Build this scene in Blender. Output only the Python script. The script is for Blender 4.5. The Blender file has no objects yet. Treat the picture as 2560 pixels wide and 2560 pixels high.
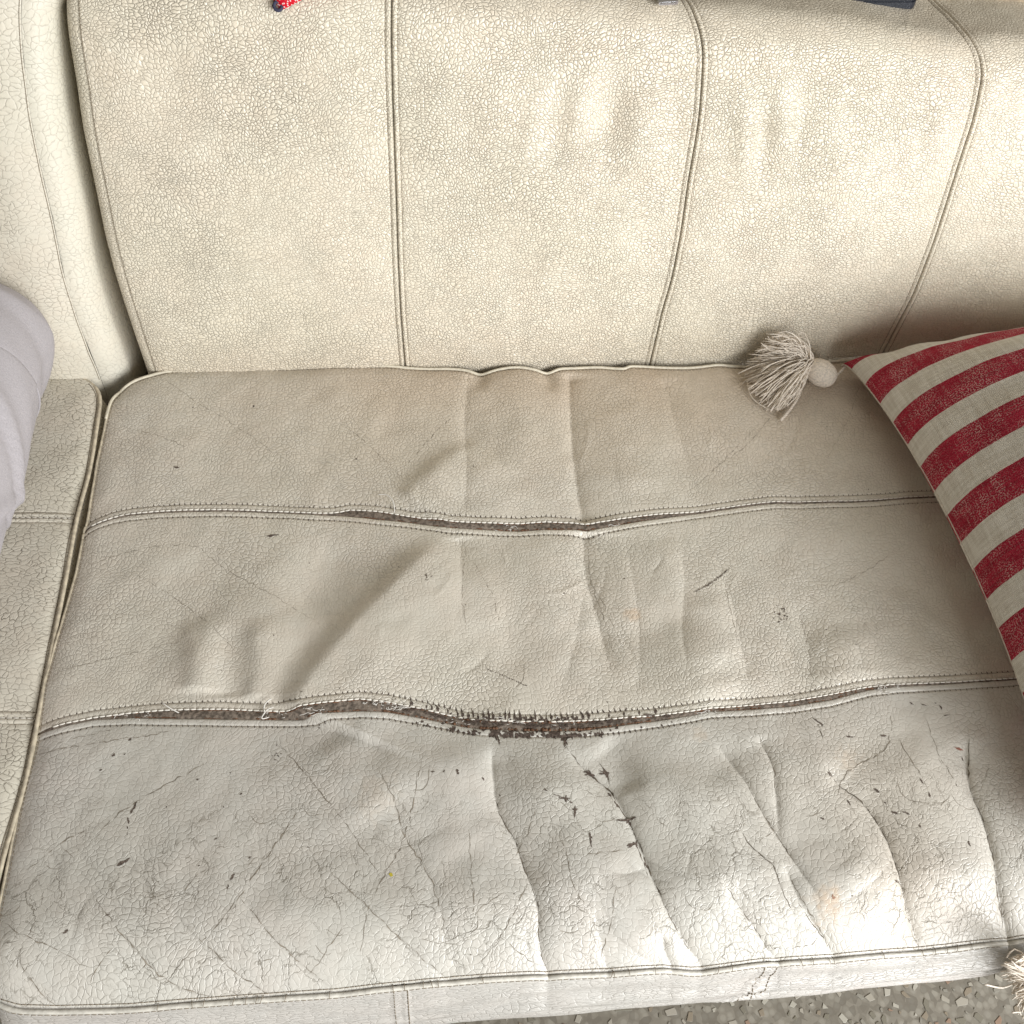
import bpy, math, random
import numpy as np
random.seed(7)
rng = np.random.default_rng(11)
scene = bpy.context.scene
COL = scene.collection
ZS = 0.43                      # height of the seat above the floor

# ------------------------------------------------------------------ camera, world, lamps
CAM = np.array([.0183, -.806, .863])
YAW, PITCH, ROLL, FOC = math.radians(-8.939), math.radians(-54.71), math.radians(5.388), 1.0007
def _rot():
    cy, sy, cp, sp = math.cos(YAW), math.sin(YAW), math.cos(PITCH), math.sin(PITCH)
    f = np.array([-sy*cp, cy*cp, sp]); r = np.array([cy, sy, 0]); u = np.cross(r, f)
    return np.array([math.cos(ROLL)*r+math.sin(ROLL)*u, -math.sin(ROLL)*r+math.cos(ROLL)*u, f])
RR = _rot()
cam_d = bpy.data.cameras.new('camera'); cam = bpy.data.objects.new('camera', cam_d); COL.objects.link(cam)
cam_d.sensor_width = 36; cam_d.lens = 36*FOC; cam_d.clip_start = .01; cam_d.clip_end = 50
from mathutils import Matrix
M = Matrix(((RR[0][0], RR[1][0], -RR[2][0], CAM[0]), (RR[0][1], RR[1][1], -RR[2][1], CAM[1]),
            (RR[0][2], RR[1][2], -RR[2][2], CAM[2]+ZS), (0, 0, 0, 1)))
cam.matrix_world = M
scene.camera = cam

world = bpy.data.worlds.new('World'); scene.world = world; world.use_nodes = True
bg = world.node_tree.nodes['Background']
bg.inputs[0].default_value = (1.0, .91, .75, 1); bg.inputs[1].default_value = .23

def lamp(name, loc, target, sx, sy, power, color):
    d = bpy.data.lights.new(name, 'AREA'); d.shape = 'RECTANGLE'; d.size = sx; d.size_y = sy
    d.energy = power; d.color = color
    o = bpy.data.objects.new(name, d); COL.objects.link(o)
    from mathutils import Vector
    v = Vector(target)-Vector(loc); o.location = loc
    o.rotation_euler = v.to_track_quat('-Z', 'Y').to_euler()
    return o
lamp('window_light', (2.0, -1.75, ZS+.98), (.15, -.2, ZS), 1.4, 1.0, 65, (.97, .985, 1.0))
lamp('balcony_light', (1.10, -2.45, 1.02), (.25, -.1, ZS+.15), 1.1, 2.0, 48, (.97, .985, 1.0))
scene.view_settings.view_transform = 'Standard'; scene.view_settings.look = 'None'
scene.view_settings.exposure = 0; scene.view_settings.gamma = 1

# ------------------------------------------------------------------ small maths helpers
def ray(px, py):
    return RR.T @ np.array([(px-1280)/2560/FOC, -(py-1280)/2560/FOC, 1.])
def on_plane(px, py, n, d):
    n = np.array(n, float); r = ray(px, py); return CAM+r*((d-n@CAM)/(n@r))
def spline(pts, n, closed=False):
    """Catmull-Rom through the points, resampled evenly to n."""
    P = np.array(pts, float)
    Q = np.vstack([2*P[0]-P[1], P, 2*P[-1]-P[-2]])
    out = []
    for i in range(1, len(Q)-2):
        t = np.linspace(0, 1, 24, endpoint=False)[:, None]
        a, b, c, d = Q[i-1], Q[i], Q[i+1], Q[i+2]
        out.append(.5*((2*b)+(-a+c)*t+(2*a-5*b+4*c-d)*t*t+(-a+3*b-3*c+d)*t**3))
    out = np.vstack(out+[P[-1:]])
    return resample(out, n)
def resample(P, n):
    L = np.r_[0, np.cumsum(np.linalg.norm(np.diff(P, axis=0), axis=1))]
    s = np.linspace(0, L[-1], n) if np.isscalar(n) else np.asarray(n)*L[-1]
    return np.stack([np.interp(s, L, P[:, k]) for k in range(P.shape[1])], 1)
def length(P): return np.linalg.norm(np.diff(P, axis=0), axis=1).sum()
_tabs = {}
def vnoise(x, y, cell, seed=0):
    """smooth value noise, -1..1"""
    if seed not in _tabs: _tabs[seed] = np.random.default_rng(900+seed).uniform(-1, 1, (64, 64))
    T = _tabs[seed]; X = np.asarray(x)/cell+100.3; Y = np.asarray(y)/cell+100.7
    i = np.floor(X).astype(int); j = np.floor(Y).astype(int); u = X-i; v = Y-j
    u = u*u*(3-2*u); v = v*v*(3-2*v); g = lambda a, b: T[a % 64, b % 64]
    return (g(i, j)*(1-u)+g(i+1, j)*u)*(1-v)+(g(i, j+1)*(1-u)+g(i+1, j+1)*u)*v
def polydist(X, Y, P, pad):
    """signed distance to an open polyline and parameter along it; nan outside pad"""
    shp = X.shape; X = X.ravel(); Y = Y.ravel()
    m = (X > P[:, 0].min()-pad) & (X < P[:, 0].max()+pad) & (Y > P[:, 1].min()-pad) & (Y < P[:, 1].max()+pad)
    idx = np.nonzero(m)[0]; x = X[idx]; y = Y[idx]
    best = np.full(len(x), 1e9); sg = np.ones(len(x)); tt = np.zeros(len(x)); n = len(P)-1
    for k in range(n):
        a = P[k]; d = P[k+1]-a; L2 = d@d+1e-18
        t = ((x-a[0])*d[0]+(y-a[1])*d[1])/L2; tc = np.clip(t, 0, 1)
        ex = x-a[0]-tc*d[0]; ey = y-a[1]-tc*d[1]; dd = ex*ex+ey*ey
        w = dd < best; best[w] = dd[w]
        sg[w] = np.sign(d[0]*ey-d[1]*ex)[w]; tt[w] = ((k+tc)/n)[w]
    return idx, np.sqrt(best)*sg, tt, shp
class Fold:
    def __init__(s, pts, A, wl, wr, kind='soft', t0=.25, t1=.25):
        s.P = resample(spline(pts, 60), 14); s.A, s.wl, s.wr, s.kind, s.t0, s.t1 = A, wl, wr, kind, t0, t1
    def add(s, X, Y, H):
        pad = 3.2*max(s.wl, s.wr)
        idx, d, t, shp = polydist(X, Y, s.P, pad)
        if not len(idx): return
        w = np.where(d > 0, s.wr, s.wl); e = np.abs(d)/w
        f = np.exp(-e*e) if s.kind == 'soft' else np.exp(-e*1.15)*np.clip(1-e/3.2, 0, 1)
        tp = np.ones_like(t)
        if s.t0 > 0: tp *= np.clip(t/s.t0, 0, 1)
        if s.t1 > 0: tp *= np.clip((1-t)/s.t1, 0, 1)
        tp = tp*tp*(3-2*tp)
        H.ravel()[idx] += s.A*f*tp

# ------------------------------------------------------------------ mesh helpers
def link(name, me, mat=None, parent=None):
    o = bpy.data.objects.new(name, me); COL.objects.link(o)
    if mat is not None and me is not None: me.materials.append(mat)
    if parent is not None: o.parent = parent
    return o
def empty(name, loc=(0, 0, 0)):
    o = bpy.data.objects.new(name, None); COL.objects.link(o); o.empty_display_size = .05
    return o
def tag(o, label=None, category=None, group=None, kind=None):
    for k, v in (('label', label), ('category', category), ('group', group), ('kind', kind)):
        if v: o[k] = v
    return o
def grid_mesh(name, P, UV, mat, parent=None, C=None, flip=False, wrap=False):
    nv, nu = P.shape[:2]
    V = P.reshape(-1, 3).copy(); V[:, 2] += ZS
    i = np.arange(nv*nu).reshape(nv, nu)
    if wrap: i = np.concatenate([i, i[:, :1]], 1)
    a, b, c, d = i[:-1, :-1], i[:-1, 1:], i[1:, 1:], i[1:, :-1]
    F = np.stack([a, b, c, d] if not flip else [a, d, c, b], -1).reshape(-1, 4)
    me = bpy.data.meshes.new(name)
    me.vertices.add(len(V)); me.vertices.foreach_set('co', V.astype(np.float32).ravel())
    me.loops.add(F.size); me.loops.foreach_set('vertex_index', F.ravel().astype(np.int32))
    me.polygons.add(len(F)); me.polygons.foreach_set('loop_start', np.arange(0, F.size, 4, dtype=np.int32))
    me.polygons.foreach_set('use_smooth', np.ones(len(F), bool))
    me.update(calc_edges=True)
    if UV is not None:
        uv = me.uv_layers.new(name='UVMap'); uv.data.foreach_set('uv', UV.reshape(-1, 2)[F.ravel()].astype(np.float32).ravel())
    if C is not None:
        at = me.attributes.new('wear', 'FLOAT_COLOR', 'POINT')
        c4 = np.ones((len(V), 4), np.float32); c4[:, :3] = C.reshape(-1, 3); at.data.foreach_set('color', c4.ravel())
    return link(name, me, mat, parent)
class MB:
    def __init__(s): s.v, s.f, s.n = [], [], 0
    def add(s, V, F):
        s.v.append(np.asarray(V, float)); s.f += [tuple(int(i)+s.n for i in f) for f in F]; s.n += len(V)
    def tube(s, P, r, sides=6, cap=True, flat=1.0, up=(0, 0, 1)):
        P = np.asarray(P, float); n = len(P); r = np.broadcast_to(r, (n,))
        T = np.gradient(P, axis=0); T /= np.linalg.norm(T, axis=1)[:, None]+1e-12
        U = np.cross(T, np.asarray(up, float)); nn = np.linalg.norm(U, axis=1)
        U[nn < 1e-3] = np.cross(T[nn < 1e-3], (1, 0, 0)); U /= np.linalg.norm(U, axis=1)[:, None]+1e-12
        W = np.cross(U, T); a = np.arange(sides)*2*math.pi/sides
        V = P[:, None]+r[:, None, None]*(np.cos(a)[None, :, None]*U[:, None]+flat*np.sin(a)[None, :, None]*W[:, None])
        F = []
        for i in range(n-1):
            for k in range(sides):
                k2 = (k+1) % sides; F.append((i*sides+k, i*sides+k2, (i+1)*sides+k2, (i+1)*sides+k))
        if cap: F.append(tuple(range(sides))[::-1]); F.append(tuple((n-1)*sides+k for k in range(sides)))
        s.add(V.reshape(-1, 3), F)
    def build(s, name, mat, parent=None, smooth=True):
        me = bpy.data.meshes.new(name); V = np.vstack(s.v); V[:, 2] += ZS
        me.from_pydata(V.tolist(), [], s.f)
        if smooth: me.polygons.foreach_set('use_smooth', np.ones(len(me.polygons), bool))
        return link(name, me, mat, parent)

# ------------------------------------------------------------------ materials
class NT:
    def __init__(s, name):
        s.m = bpy.data.materials.new(name); s.m.use_nodes = True; s.t = s.m.node_tree; s.b = s.t.nodes['Principled BSDF']
    def n(s, typ, **kw):
        x = s.t.nodes.new(typ)
        for k, v in kw.items():
            if k in ('i',):
                for kk, vv in v.items():
                    if isinstance(vv, bpy.types.NodeSocket): s.t.links.new(vv, x.inputs[kk])
                    else: x.inputs[kk].default_value = vv
            else: setattr(x, k, v)
        return x
    def math(s, op, a, b=0., c=0., clamp=False):
        x = s.t.nodes.new('ShaderNodeMath'); x.operation = op; x.use_clamp = clamp
        for k, v in enumerate((a, b, c)):
            if isinstance(v, bpy.types.NodeSocket): s.t.links.new(v, x.inputs[k])
            else: x.inputs[k].default_value = v
        return x.outputs[0]
    def vmath(s, op, a, b):
        x = s.t.nodes.new('ShaderNodeVectorMath'); x.operation = op
        for k, v in enumerate((a, b)):
            if isinstance(v, bpy.types.NodeSocket): s.t.links.new(v, x.inputs[k])
            else: x.inputs[k].default_value = v
        return x.outputs[0]
    def mix(s, f, a, b, blend='MIX'):
        x = s.t.nodes.new('ShaderNodeMix'); x.data_type = 'RGBA'; x.blend_type = blend
        for k, v in ((0, f), (6, a), (7, b)):
            if isinstance(v, bpy.types.NodeSocket): s.t.links.new(v, x.inputs[k])
            else: x.inputs[k].default_value = v if k == 0 else (*v, 1)
        return x.outputs[2]
    def rng(s, v, a, b, c=0., d=1., smooth=True):
        x = s.t.nodes.new('ShaderNodeMapRange'); x.interpolation_type = 'SMOOTHSTEP' if smooth else 'LINEAR'
        s.t.links.new(v, x.inputs[0])
        for k, q in enumerate((a, b, c, d)): x.inputs[k+1].default_value = q
        return x.outputs[0]
    def noise(s, vec, scale, detail=2., rough=.5, out=0):
        x = s.n('ShaderNodeTexNoise', i={'Vector': vec, 'Scale': scale, 'Detail': detail, 'Roughness': rough}); return x.outputs[out]
    def set(s, **kw):
        for k, v in kw.items():
            k = k.replace('_', ' ')
            if isinstance(v, bpy.types.NodeSocket): s.t.links.new(v, s.b.inputs[k])
            else: s.b.inputs[k].default_value = v

def leather(name, base, tan, cell=.0055, stretch=(1, 1), groove_dark=.5, relief=.35, rough=.42, fine=.5, patch=.35, big=0., soft=0., dome_w=.38, front=False, keep_lo=.25, spec=.5):
    """cream full-grain leather: pebble cells, grime in the valleys, wear from the 'wear' attribute
    (red = grime in creases, green = tan tint, including worn leather on the seat, blue = how far the grain is rubbed flat)"""
    s = NT(name)
    uv = s.n('ShaderNodeTexCoord').outputs['UV']
    at = s.n('ShaderNodeAttribute', attribute_name='wear'); sep = s.n('ShaderNodeSeparateColor'); s.t.links.new(at.outputs['Color'], sep.inputs[0])
    grime, worn, rub = sep.outputs[0], sep.outputs[1], sep.outputs[2]
    w1 = s.n('ShaderNodeTexNoise', i={'Vector': uv, 'Scale': 14., 'Detail': 2.}).outputs['Color']
    w2 = s.n('ShaderNodeTexNoise', i={'Vector': uv, 'Scale': 170., 'Detail': 1.}).outputs['Color']
    off = s.vmath('ADD', s.vmath('MULTIPLY', s.vmath('SUBTRACT', w1, (.5, .5, .5)), (.030, .030, 0)),
                  s.vmath('MULTIPLY', s.vmath('SUBTRACT', w2, (.5, .5, .5)), (.0045, .0045, 0)))
    p = s.vmath('MULTIPLY', s.vmath('ADD', uv, off), (stretch[0], stretch[1], 1))
    def vor(scale, rnd=1.):
        x = s.n('ShaderNodeTexVoronoi', voronoi_dimensions='2D', feature='DISTANCE_TO_EDGE', i={'Vector': p, 'Scale': scale, 'Randomness': rnd})
        return x.outputs['Distance']
    v1, v2 = vor(1/cell), vor(1.9/cell)
    e1_ = s.rng(s.noise(uv, .75/cell, 1.), .30, .52); e2_ = s.rng(s.noise(s.vmath('ADD', uv, (5, 5, 0)), 1.3/cell, 1.), .42, .62)
    n_w = s.noise(uv, 260., 2.)                       # groove width varies along the groove
    e1_ = s.math('ADD', .35, s.math('MULTIPLY', e1_, .65))
    g1 = s.math('MULTIPLY', s.math('SUBTRACT', 1., s.rng(s.math('ADD', v1, s.math('MULTIPLY', s.math('SUBTRACT', n_w, .5), .10)), .0, .13)), e1_)
    g2 = s.math('MULTIPLY', s.math('SUBTRACT', 1., s.rng(v2, .0, .11)), e2_)
    pn = s.noise(uv, 22., 3.)
    keep = s.rng(pn, .5-patch, .5+patch*.6, keep_lo, 1.)
    keep = s.math('MULTIPLY', keep, s.math('SUBTRACT', 1., s.math('MULTIPLY', rub, .8)))
    groove = s.math('MAXIMUM', g1, s.math('MULTIPLY', g2, fine*.6))
    gm = s.math('MULTIPLY', groove, keep)
    broken = s.rng(s.noise(uv, 420., 1.), .38, .58)    # the dirt is in short dashes
    cold = s.math('MULTIPLY', s.math('MULTIPLY', gm, s.math('ADD', .35, s.math('MULTIPLY', broken, .65))), groove_dark)
    if big > 0:                                        # long creases of stretched leather
        q = s.vmath('ADD', uv, s.vmath('MULTIPLY', s.vmath('SUBTRACT', w1, (.5, .5, .5)), (.035, .035, 0)))
        q = s.vmath('ADD', q, s.vmath('MULTIPLY', s.vmath('SUBTRACT', s.n('ShaderNodeTexNoise', i={'Vector': uv, 'Scale': 75., 'Detail': 3., 'Roughness': .65}).outputs['Color'], (.5, .5, .5)), (.016, .016, 0)))
        vb = s.n('ShaderNodeTexVoronoi', voronoi_dimensions='2D', feature='DISTANCE_TO_EDGE', i={'Vector': q, 'Scale': 34.}).outputs['Distance']
        vc = s.n('ShaderNodeTexVoronoi', voronoi_dimensions='2D', feature='DISTANCE_TO_EDGE', i={'Vector': s.vmath('ADD', q, (3.3, 1.7, 0)), 'Scale': 85.}).outputs['Distance']
        gb = s.math('SUBTRACT', 1., s.rng(vb, .0, .035)); gc = s.math('MULTIPLY', s.math('SUBTRACT', 1., s.rng(vc, .0, .06)), .7)
        bm = s.rng(s.noise(s.vmath('ADD', uv, (7, 3, 0)), 13., 2.), .36, .56)
        brk = s.rng(s.noise(s.vmath('ADD', uv, (2, 8, 0)), 70., 2.), .36, .55)
        bm = s.math('MULTIPLY', bm, brk)
        if front:
            sy = s.n('ShaderNodeSeparateXYZ'); s.t.links.new(uv, sy.inputs[0]); bm = s.math('MULTIPLY', bm, s.rng(sy.outputs[1], -.58, -.45, 1., .25))
        long_ = s.math('MULTIPLY', s.math('MAXIMUM', gb, gc), bm)
        cold = s.math('MAXIMUM', cold, s.math('MULTIPLY', long_, big))
    tone = s.noise(uv, 5., 3.); tone2 = s.noise(s.vmath('ADD', uv, (4, 9, 0)), 38., 3.)
    c = s.mix(s.rng(tone2, .3, .7, 0, .35), base, tuple(b*t for b, t in zip(base, (1.03, .965, .93))))
    c = s.mix(s.rng(tone, .35, .65, 0, .5), c, tuple(b*t for b, t in zip(base, (.97, .99, .97))))
    c = s.mix(worn, c, tan)
    c = s.mix(s.math('MINIMUM', cold, 1.), c, (.15, .125, .085))
    c = s.mix(s.math('MINIMUM', grime, 1.), c, (.10, .08, .055))
    s.set(Base_Color=c)
    pebble = s.math('SUBTRACT', s.math('MULTIPLY', s.math('SUBTRACT', 1., groove), keep), 0.)
    micro = s.noise(uv, 1500., 2.)
    dome = s.math('MULTIPLY', s.math('POWER', s.math('MINIMUM', s.math('MULTIPLY', v1, 2.2), 1.), .6), keep)
    hgt = s.math('ADD', s.math('SUBTRACT', s.math('MULTIPLY', dome, dome_w), s.math('MULTIPLY', gm, .55)), s.math('MULTIPLY', micro, .05))
    if big > 0: hgt = s.math('SUBTRACT', hgt, s.math('MULTIPLY', long_, big*1.2))
    wr = s.noise(s.vmath('MULTIPLY', uv, (1, .5, 1)), 90., 3., .6)
    hgt = s.math('ADD', hgt, s.math('MULTIPLY', wr, .7+soft))
    bmp = s.n('ShaderNodeBump', i={'Strength': 1., 'Distance': relief*.001, 'Height': hgt})
    s.set(Normal=bmp.outputs[0], Roughness=s.math('ADD', rough, s.math('MULTIPLY', s.math('SUBTRACT', s.noise(uv, 30., 3.), .5), .16)),
          Specular_IOR_Level=spec)
    return s.m
def plain(name, color, rough=.6, spec=.4, metal=0., nscale=0., namp=.15, bump=0., ncoord='Object'):
    s = NT(name)
    c = color
    co = s.n('ShaderNodeTexCoord').outputs[ncoord]
    if nscale:
        nn = s.noise(co, nscale, 3.)
        c = s.mix(s.rng(nn, .3, .7), tuple(v*(1-namp) for v in color), tuple(min(1, v*(1+namp)) for v in color))
        if bump:
            b = s.n('ShaderNodeBump', i={'Strength': 1., 'Distance': bump, 'Height': nn}); s.set(Normal=b.outputs[0])
    else: c = (*color, 1)
    s.set(Base_Color=c, Roughness=rough, Specular_IOR_Level=spec, Metallic=metal)
    return s.m

CREAM = (.78, .71, .575)
SEATC = (.695, .65, .565)
TAN = (.66, .53, .40)
m_back = leather('back_leather', CREAM, TAN, .0038, (1., 1.2), .42, .74, .27, .9, .35, dome_w=.85, soft=-.62, keep_lo=.6, spec=.7)
m_left = leather('left_section_leather', (.73, .69, .585), TAN, .0060, (.9, 1.15), .42, .5, .45, .4, .45)
m_seat = leather('seat_leather', SEATC, TAN, .0044, (1., 1.), .26, .60, .31, .8, .4, big=.16, dome_w=.6, soft=-.3, keep_lo=.5)
m_seat_front = leather('front_panel_leather', (.635, .61, .555), TAN, .0048, (.9, 1.), .34, .42, .31, .6, .5, big=.62, front=True, dome_w=.5, keep_lo=.4)
m_seat_left = leather('left_seat_leather', (.69, .655, .56), TAN, .0062, (.9, 1.3), .85, .5, .5, .5, .45)
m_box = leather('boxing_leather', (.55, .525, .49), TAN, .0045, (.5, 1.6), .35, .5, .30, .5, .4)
m_pipe = plain('piping_leather', (.72, .66, .53), .4, .5, 0, 260, .10, .0003)
m_pipe_old = plain('grubby_piping_leather', (.56, .49, .37), .45, .5, 0, 160, .22, .0003)
m_welt = plain('welt_leather', (.66, .63, .56), .42, .5, 0, 220, .12, .0004)
m_thread = plain('stitch_thread', (.25, .205, .15), .8, .2)
m_thread_l = plain('white_cord_thread', (.82, .78, .70), .6, .3, 0, 900, .12)
m_hole = plain('bared_dark_hide', (.105, .08, .066), .85, .2, 0, 700, .45)
m_scuff = plain('bared_scuffed_hide', (.13, .10, .082), .85, .2, 0, 900, .5)
m_crack = plain('crack_dirt', (.15, .125, .095), .8, .2, 0, 300, .3)
m_crack_l = plain('fine_crack_dirt', (.27, .23, .18), .8, .2, 0, 300, .3)
m_suede = plain('raw_leather_edge', (.17, .095, .06), .9, .1, 0, 500, .45, .0006)
m_lining = plain('lining_felt', (.20, .165, .135), .95, .1, 0, 300, .45, .0008)
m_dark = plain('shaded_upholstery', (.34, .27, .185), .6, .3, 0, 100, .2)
m_fuzz = plain('loose_fibre', (.70, .67, .62), .8, .2)

# ------------------------------------------------------------------ the seat surface
PX_BACK = [(295, 968), (326, 949), (372, 935), (442, 923), (559, 917), (699, 915), (830, 914), (923, 911), (993, 914), (1040, 916), (1119, 917), (1156, 920),
           (1203, 927), (1249, 921), (1296, 918), (1366, 925), (1412, 918), (1505, 916), (1557, 919), (1585, 913), (1668, 915), (1729, 915), (1800, 910),
           (1870, 913), (2079, 900), (2600, 885), (3100, 870)]
S1U = [(205, 1324), (219, 1312), (279, 1293), (326, 1284), (396, 1278), (466, 1275), (559, 1273), (699, 1277), (792, 1282), (838, 1280), (877, 1273), (946, 1278),
       (1016, 1289), (1086, 1298), (1128, 1305), (1179, 1306), (1249, 1307), (1296, 1307), (1366, 1301), (1436, 1304), (1468, 1310), (1505, 1303), (1575, 1293),
       (1645, 1285), (1729, 1279), (1800, 1270), (1939, 1252), (2033, 1251), (2126, 1250), (2196, 1247), (2265, 1241), (2321, 1238), (2800, 1222), (3300, 1210)]
S1L = [(205, 1326), (219, 1314), (279, 1295), (326, 1287), (396, 1281), (466, 1278), (559, 1276), (699, 1280), (792, 1285), (838, 1286), (877, 1291), (946, 1300),
       (1016, 1306), (1086, 1315), (1128, 1321), (1179, 1323), (1249, 1326), (1296, 1327), (1366, 1323), (1436, 1322), (1468, 1326), (1505, 1320), (1575, 1308),
       (1645, 1298), (1729, 1284), (1800, 1274), (1939, 1256), (2033, 1255), (2126, 1253), (2196, 1250), (2265, 1244), (2321, 1241), (2800, 1225), (3300, 1213)]
S2U = [(85, 1827), (163, 1807), (233, 1793), (326, 1782), (396, 1776), (466, 1773), (559, 1773), (652, 1776), (745, 1777), (792, 1769), (899, 1755), (970, 1760),
       (1040, 1771), (1109, 1783), (1156, 1794), (1203, 1801), (1296, 1803), (1389, 1803), (1459, 1799), (1529, 1795), (1622, 1789), (1729, 1778), (1776, 1770),
       (1893, 1761), (1986, 1750), (2079, 1735), (2172, 1717), (2242, 1710), (2359, 1704), (2545, 1695), (3000, 1672), (3500, 1650)]
S2L = [(85, 1829), (163, 1812), (233, 1797), (326, 1795), (396, 1797), (466, 1798), (559, 1799), (652, 1801), (745, 1801), (792, 1797), (899, 1788), (970, 1788),
       (1040, 1797), (1109, 1808), (1156, 1818), (1203, 1824), (1296, 1828), (1389, 1828), (1459, 1826), (1529, 1818), (1622, 1808), (1729, 1795), (1776, 1786),
       (1893, 1777), (1986, 1766), (2079, 1751), (2172, 1731), (2242, 1717), (2359, 1708), (2545, 1698), (3000, 1675), (3500, 1653)]
PX_FRONT = [(-22, 2490), (0, 2503), (47, 2517), (140, 2519), (326, 2515), (466, 2503), (699, 2487), (830, 2478), (988, 2461), (1128, 2447), (1296, 2436), (1529, 2426),
            (1659, 2417), (1729, 2422), (1800, 2415), (1907, 2401), (2033, 2394), (2186, 2382), (2359, 2366), (2559, 2342), (3100, 2290), (3900, 2215)]
L1 = [(205, 1326), (214, 1296), (228, 1217), (242, 1133), (262, 1040), (274, 995), (295, 968)]
L2 = [(85, 1827), (105, 1707), (116, 1668), (140, 1585), (163, 1505), (186, 1421), (205, 1324)]
L3 = [(-22, 2490), (-36, 2455), (-34, 2400), (-18, 2310), (5, 2196), (28, 2079), (47, 1986), (70, 1902), (85, 1829)]

def seat_base(x, y):
    x = np.asarray(x, float); y = np.asarray(y, float)
    q = np.clip(-.575-y, 0, .075)
    z = -6.6*q*q - np.clip(-.65-y, 0, 9)*1.0
    return z
def hit(px, py, f, z0=0.06, z1=-.12):
    """where the ray of a traced point meets the height field f(x, y)"""
    r = ray(px, py); ta = (z0-CAM[2])/r[2]; tb = (z1-CAM[2])/r[2]
    for _ in range(34):
        t = .5*(ta+tb); p = CAM+r*t
        if p[2] > f(p[0], p[1]): ta = t
        else: tb = t
    return CAM+r*t
def seat_pts(px): return np.array([hit(a, b, seat_base)[:2] for a, b in px])

FOLDS = []
def fold(px, A, wl, wr, kind='soft', t0=.25, t1=.25):
    k_ = .78 if (kind == 'crease' and np.mean([p[1] for p in px]) > 1830) else 1.
    if k_ < 1 and np.mean([p[0] for p in px]) < 1180: A *= .6
    if k_ == 1.: A *= 1.35
    FOLDS.append(Fold(seat_pts(px), A*.001*(.95 if k_ < 1 else 1), wl*.001*k_, wr*.001*k_, kind, t0, t1))
# back panel
fold([(1170, 925), (1163, 1050), (1166, 1180), (1160, 1300)], -2.2, 14, 22, 'crease', .05, .15)
fold([(1425, 925), (1426, 1000), (1432, 1100), (1442, 1200), (1462, 1310)], -5.0, 16, 24, 'crease', .05, .05)
fold([(1700, 1350), (1712, 1450), (1705, 1600), (1730, 1720)], -1.0, 8, 10, 'crease', .2, .3)
fold([(1560, 1340), (1590, 1480), (1600, 1640), (1590, 1760)], -1.0, 10, 12, 'crease', .2, .3)
fold([(1290, 930), (1300, 1050), (1320, 1180)], 1.6, 22, 22, 'soft', .0, .4)
fold([(1210, 1100), (1100, 1180), (1010, 1262)], 4.2, 16, 60, 'soft', .3, .1)
fold([(1660, 940), (1690, 1060), (1740, 1200)], -1.6, 16, 22, 'crease', .1, .3)
fold([(930, 1040), (1000, 1110), (1090, 1200)], -1.2, 16, 24, 'soft')
fold([(1203, 915), (1200, 940), (1190, 980)], -3.0, 10, 10, 'soft', 0, .5)
fold([(1366, 915), (1372, 945), (1385, 985)], -3.0, 9, 9, 'soft', 0, .5)
# middle panel
fold([(1130, 1330), (1030, 1440), (910, 1560), (800, 1690), (740, 1790)], 8.5, 19, 78, 'soft', .25, .03)
fold([(860, 1340), (820, 1440), (740, 1560)], -3.0, 30, 30, 'soft', .3, .3)
fold([(1462, 1325), (1466, 1430), (1500, 1560), (1535, 1700)], -4.2, 20, 26, 'crease', .03, .3)
fold([(1466, 1450), (1440, 1600), (1400, 1740)], -1.2, 14, 16, 'crease', .2, .3)
fold([(1150, 1340), (1155, 1430), (1160, 1560)], -1.8, 15, 20, 'crease', .05, .4)
fold([(1262, 1450), (1290, 1580), (1300, 1700)], -1.0, 16, 20, 'soft')
fold([(1650, 1330), (1660, 1440), (1650, 1560)], 1.6, 22, 26, 'soft')
fold([(1790, 1380), (1830, 1500), (1860, 1640), (1880, 1740)], -2.2, 16, 30, 'crease', .3, .2)
fold([(1985, 1500), (2020, 1600), (2030, 1700)], -1.8, 16, 24, 'crease', .3, .2)
fold([(1740, 1480), (1760, 1560), (1790, 1690)], 2.2, 20, 26, 'soft')
fold([(470, 1540), (500, 1640), (480, 1740)], 3.2, 14, 22, 'soft', .3, .1)
fold([(640, 1540), (655, 1640), (640, 1760)], 3.0, 14, 26, 'soft', .3, .1)
fold([(560, 1560), (575, 1640), (565, 1750)], -1.6, 16, 16, 'soft', .3, .1)
# front panel: creases that gather at the front seam
fold([(1412, 1860), (1454, 1916), (1529, 1977), (1575, 2056), (1622, 2163), (1668, 2266), (1729, 2373), (1757, 2410)], -5.2, 22, 26, 'crease', .15, .0)
fold([(1231, 1860), (1231, 1912), (1245, 2023), (1286, 2093), (1324, 2196), (1347, 2266), (1349, 2359), (1370, 2432)], -4.4, 20, 28, 'crease', .1, .0)
fold([(950, 1930), (988, 2009), (1012, 2089), (1072, 2186), (1109, 2298), (1133, 2387), (1150, 2440)], -2.8, 18, 24, 'crease', .3, .05)
fold([(830, 2182), (923, 2270), (1016, 2359), (1119, 2447)], -3.2, 16, 22, 'crease', .3, .0)
fold([(1780, 1840), (1860, 1949), (1912, 2037), (1958, 2103), (2014, 2186), (2050, 2250)], -4.2, 22, 26, 'crease', .2, .3)
fold([(1960, 2150), (2000, 2240), (2040, 2310), (2085, 2385)], -3.6, 16, 20, 'crease', .2, .0)
fold([(1893, 1832), (1930, 1912), (1940, 1986), (1950, 2080)], -3.2, 26, 22, 'crease', .15, .3)
fold([(2056, 1902), (2102, 1963), (2163, 2009), (2210, 2079), (2247, 2168), (2270, 2266), (2294, 2340)], -5.0, 20, 26, 'crease', .2, .0)
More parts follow.
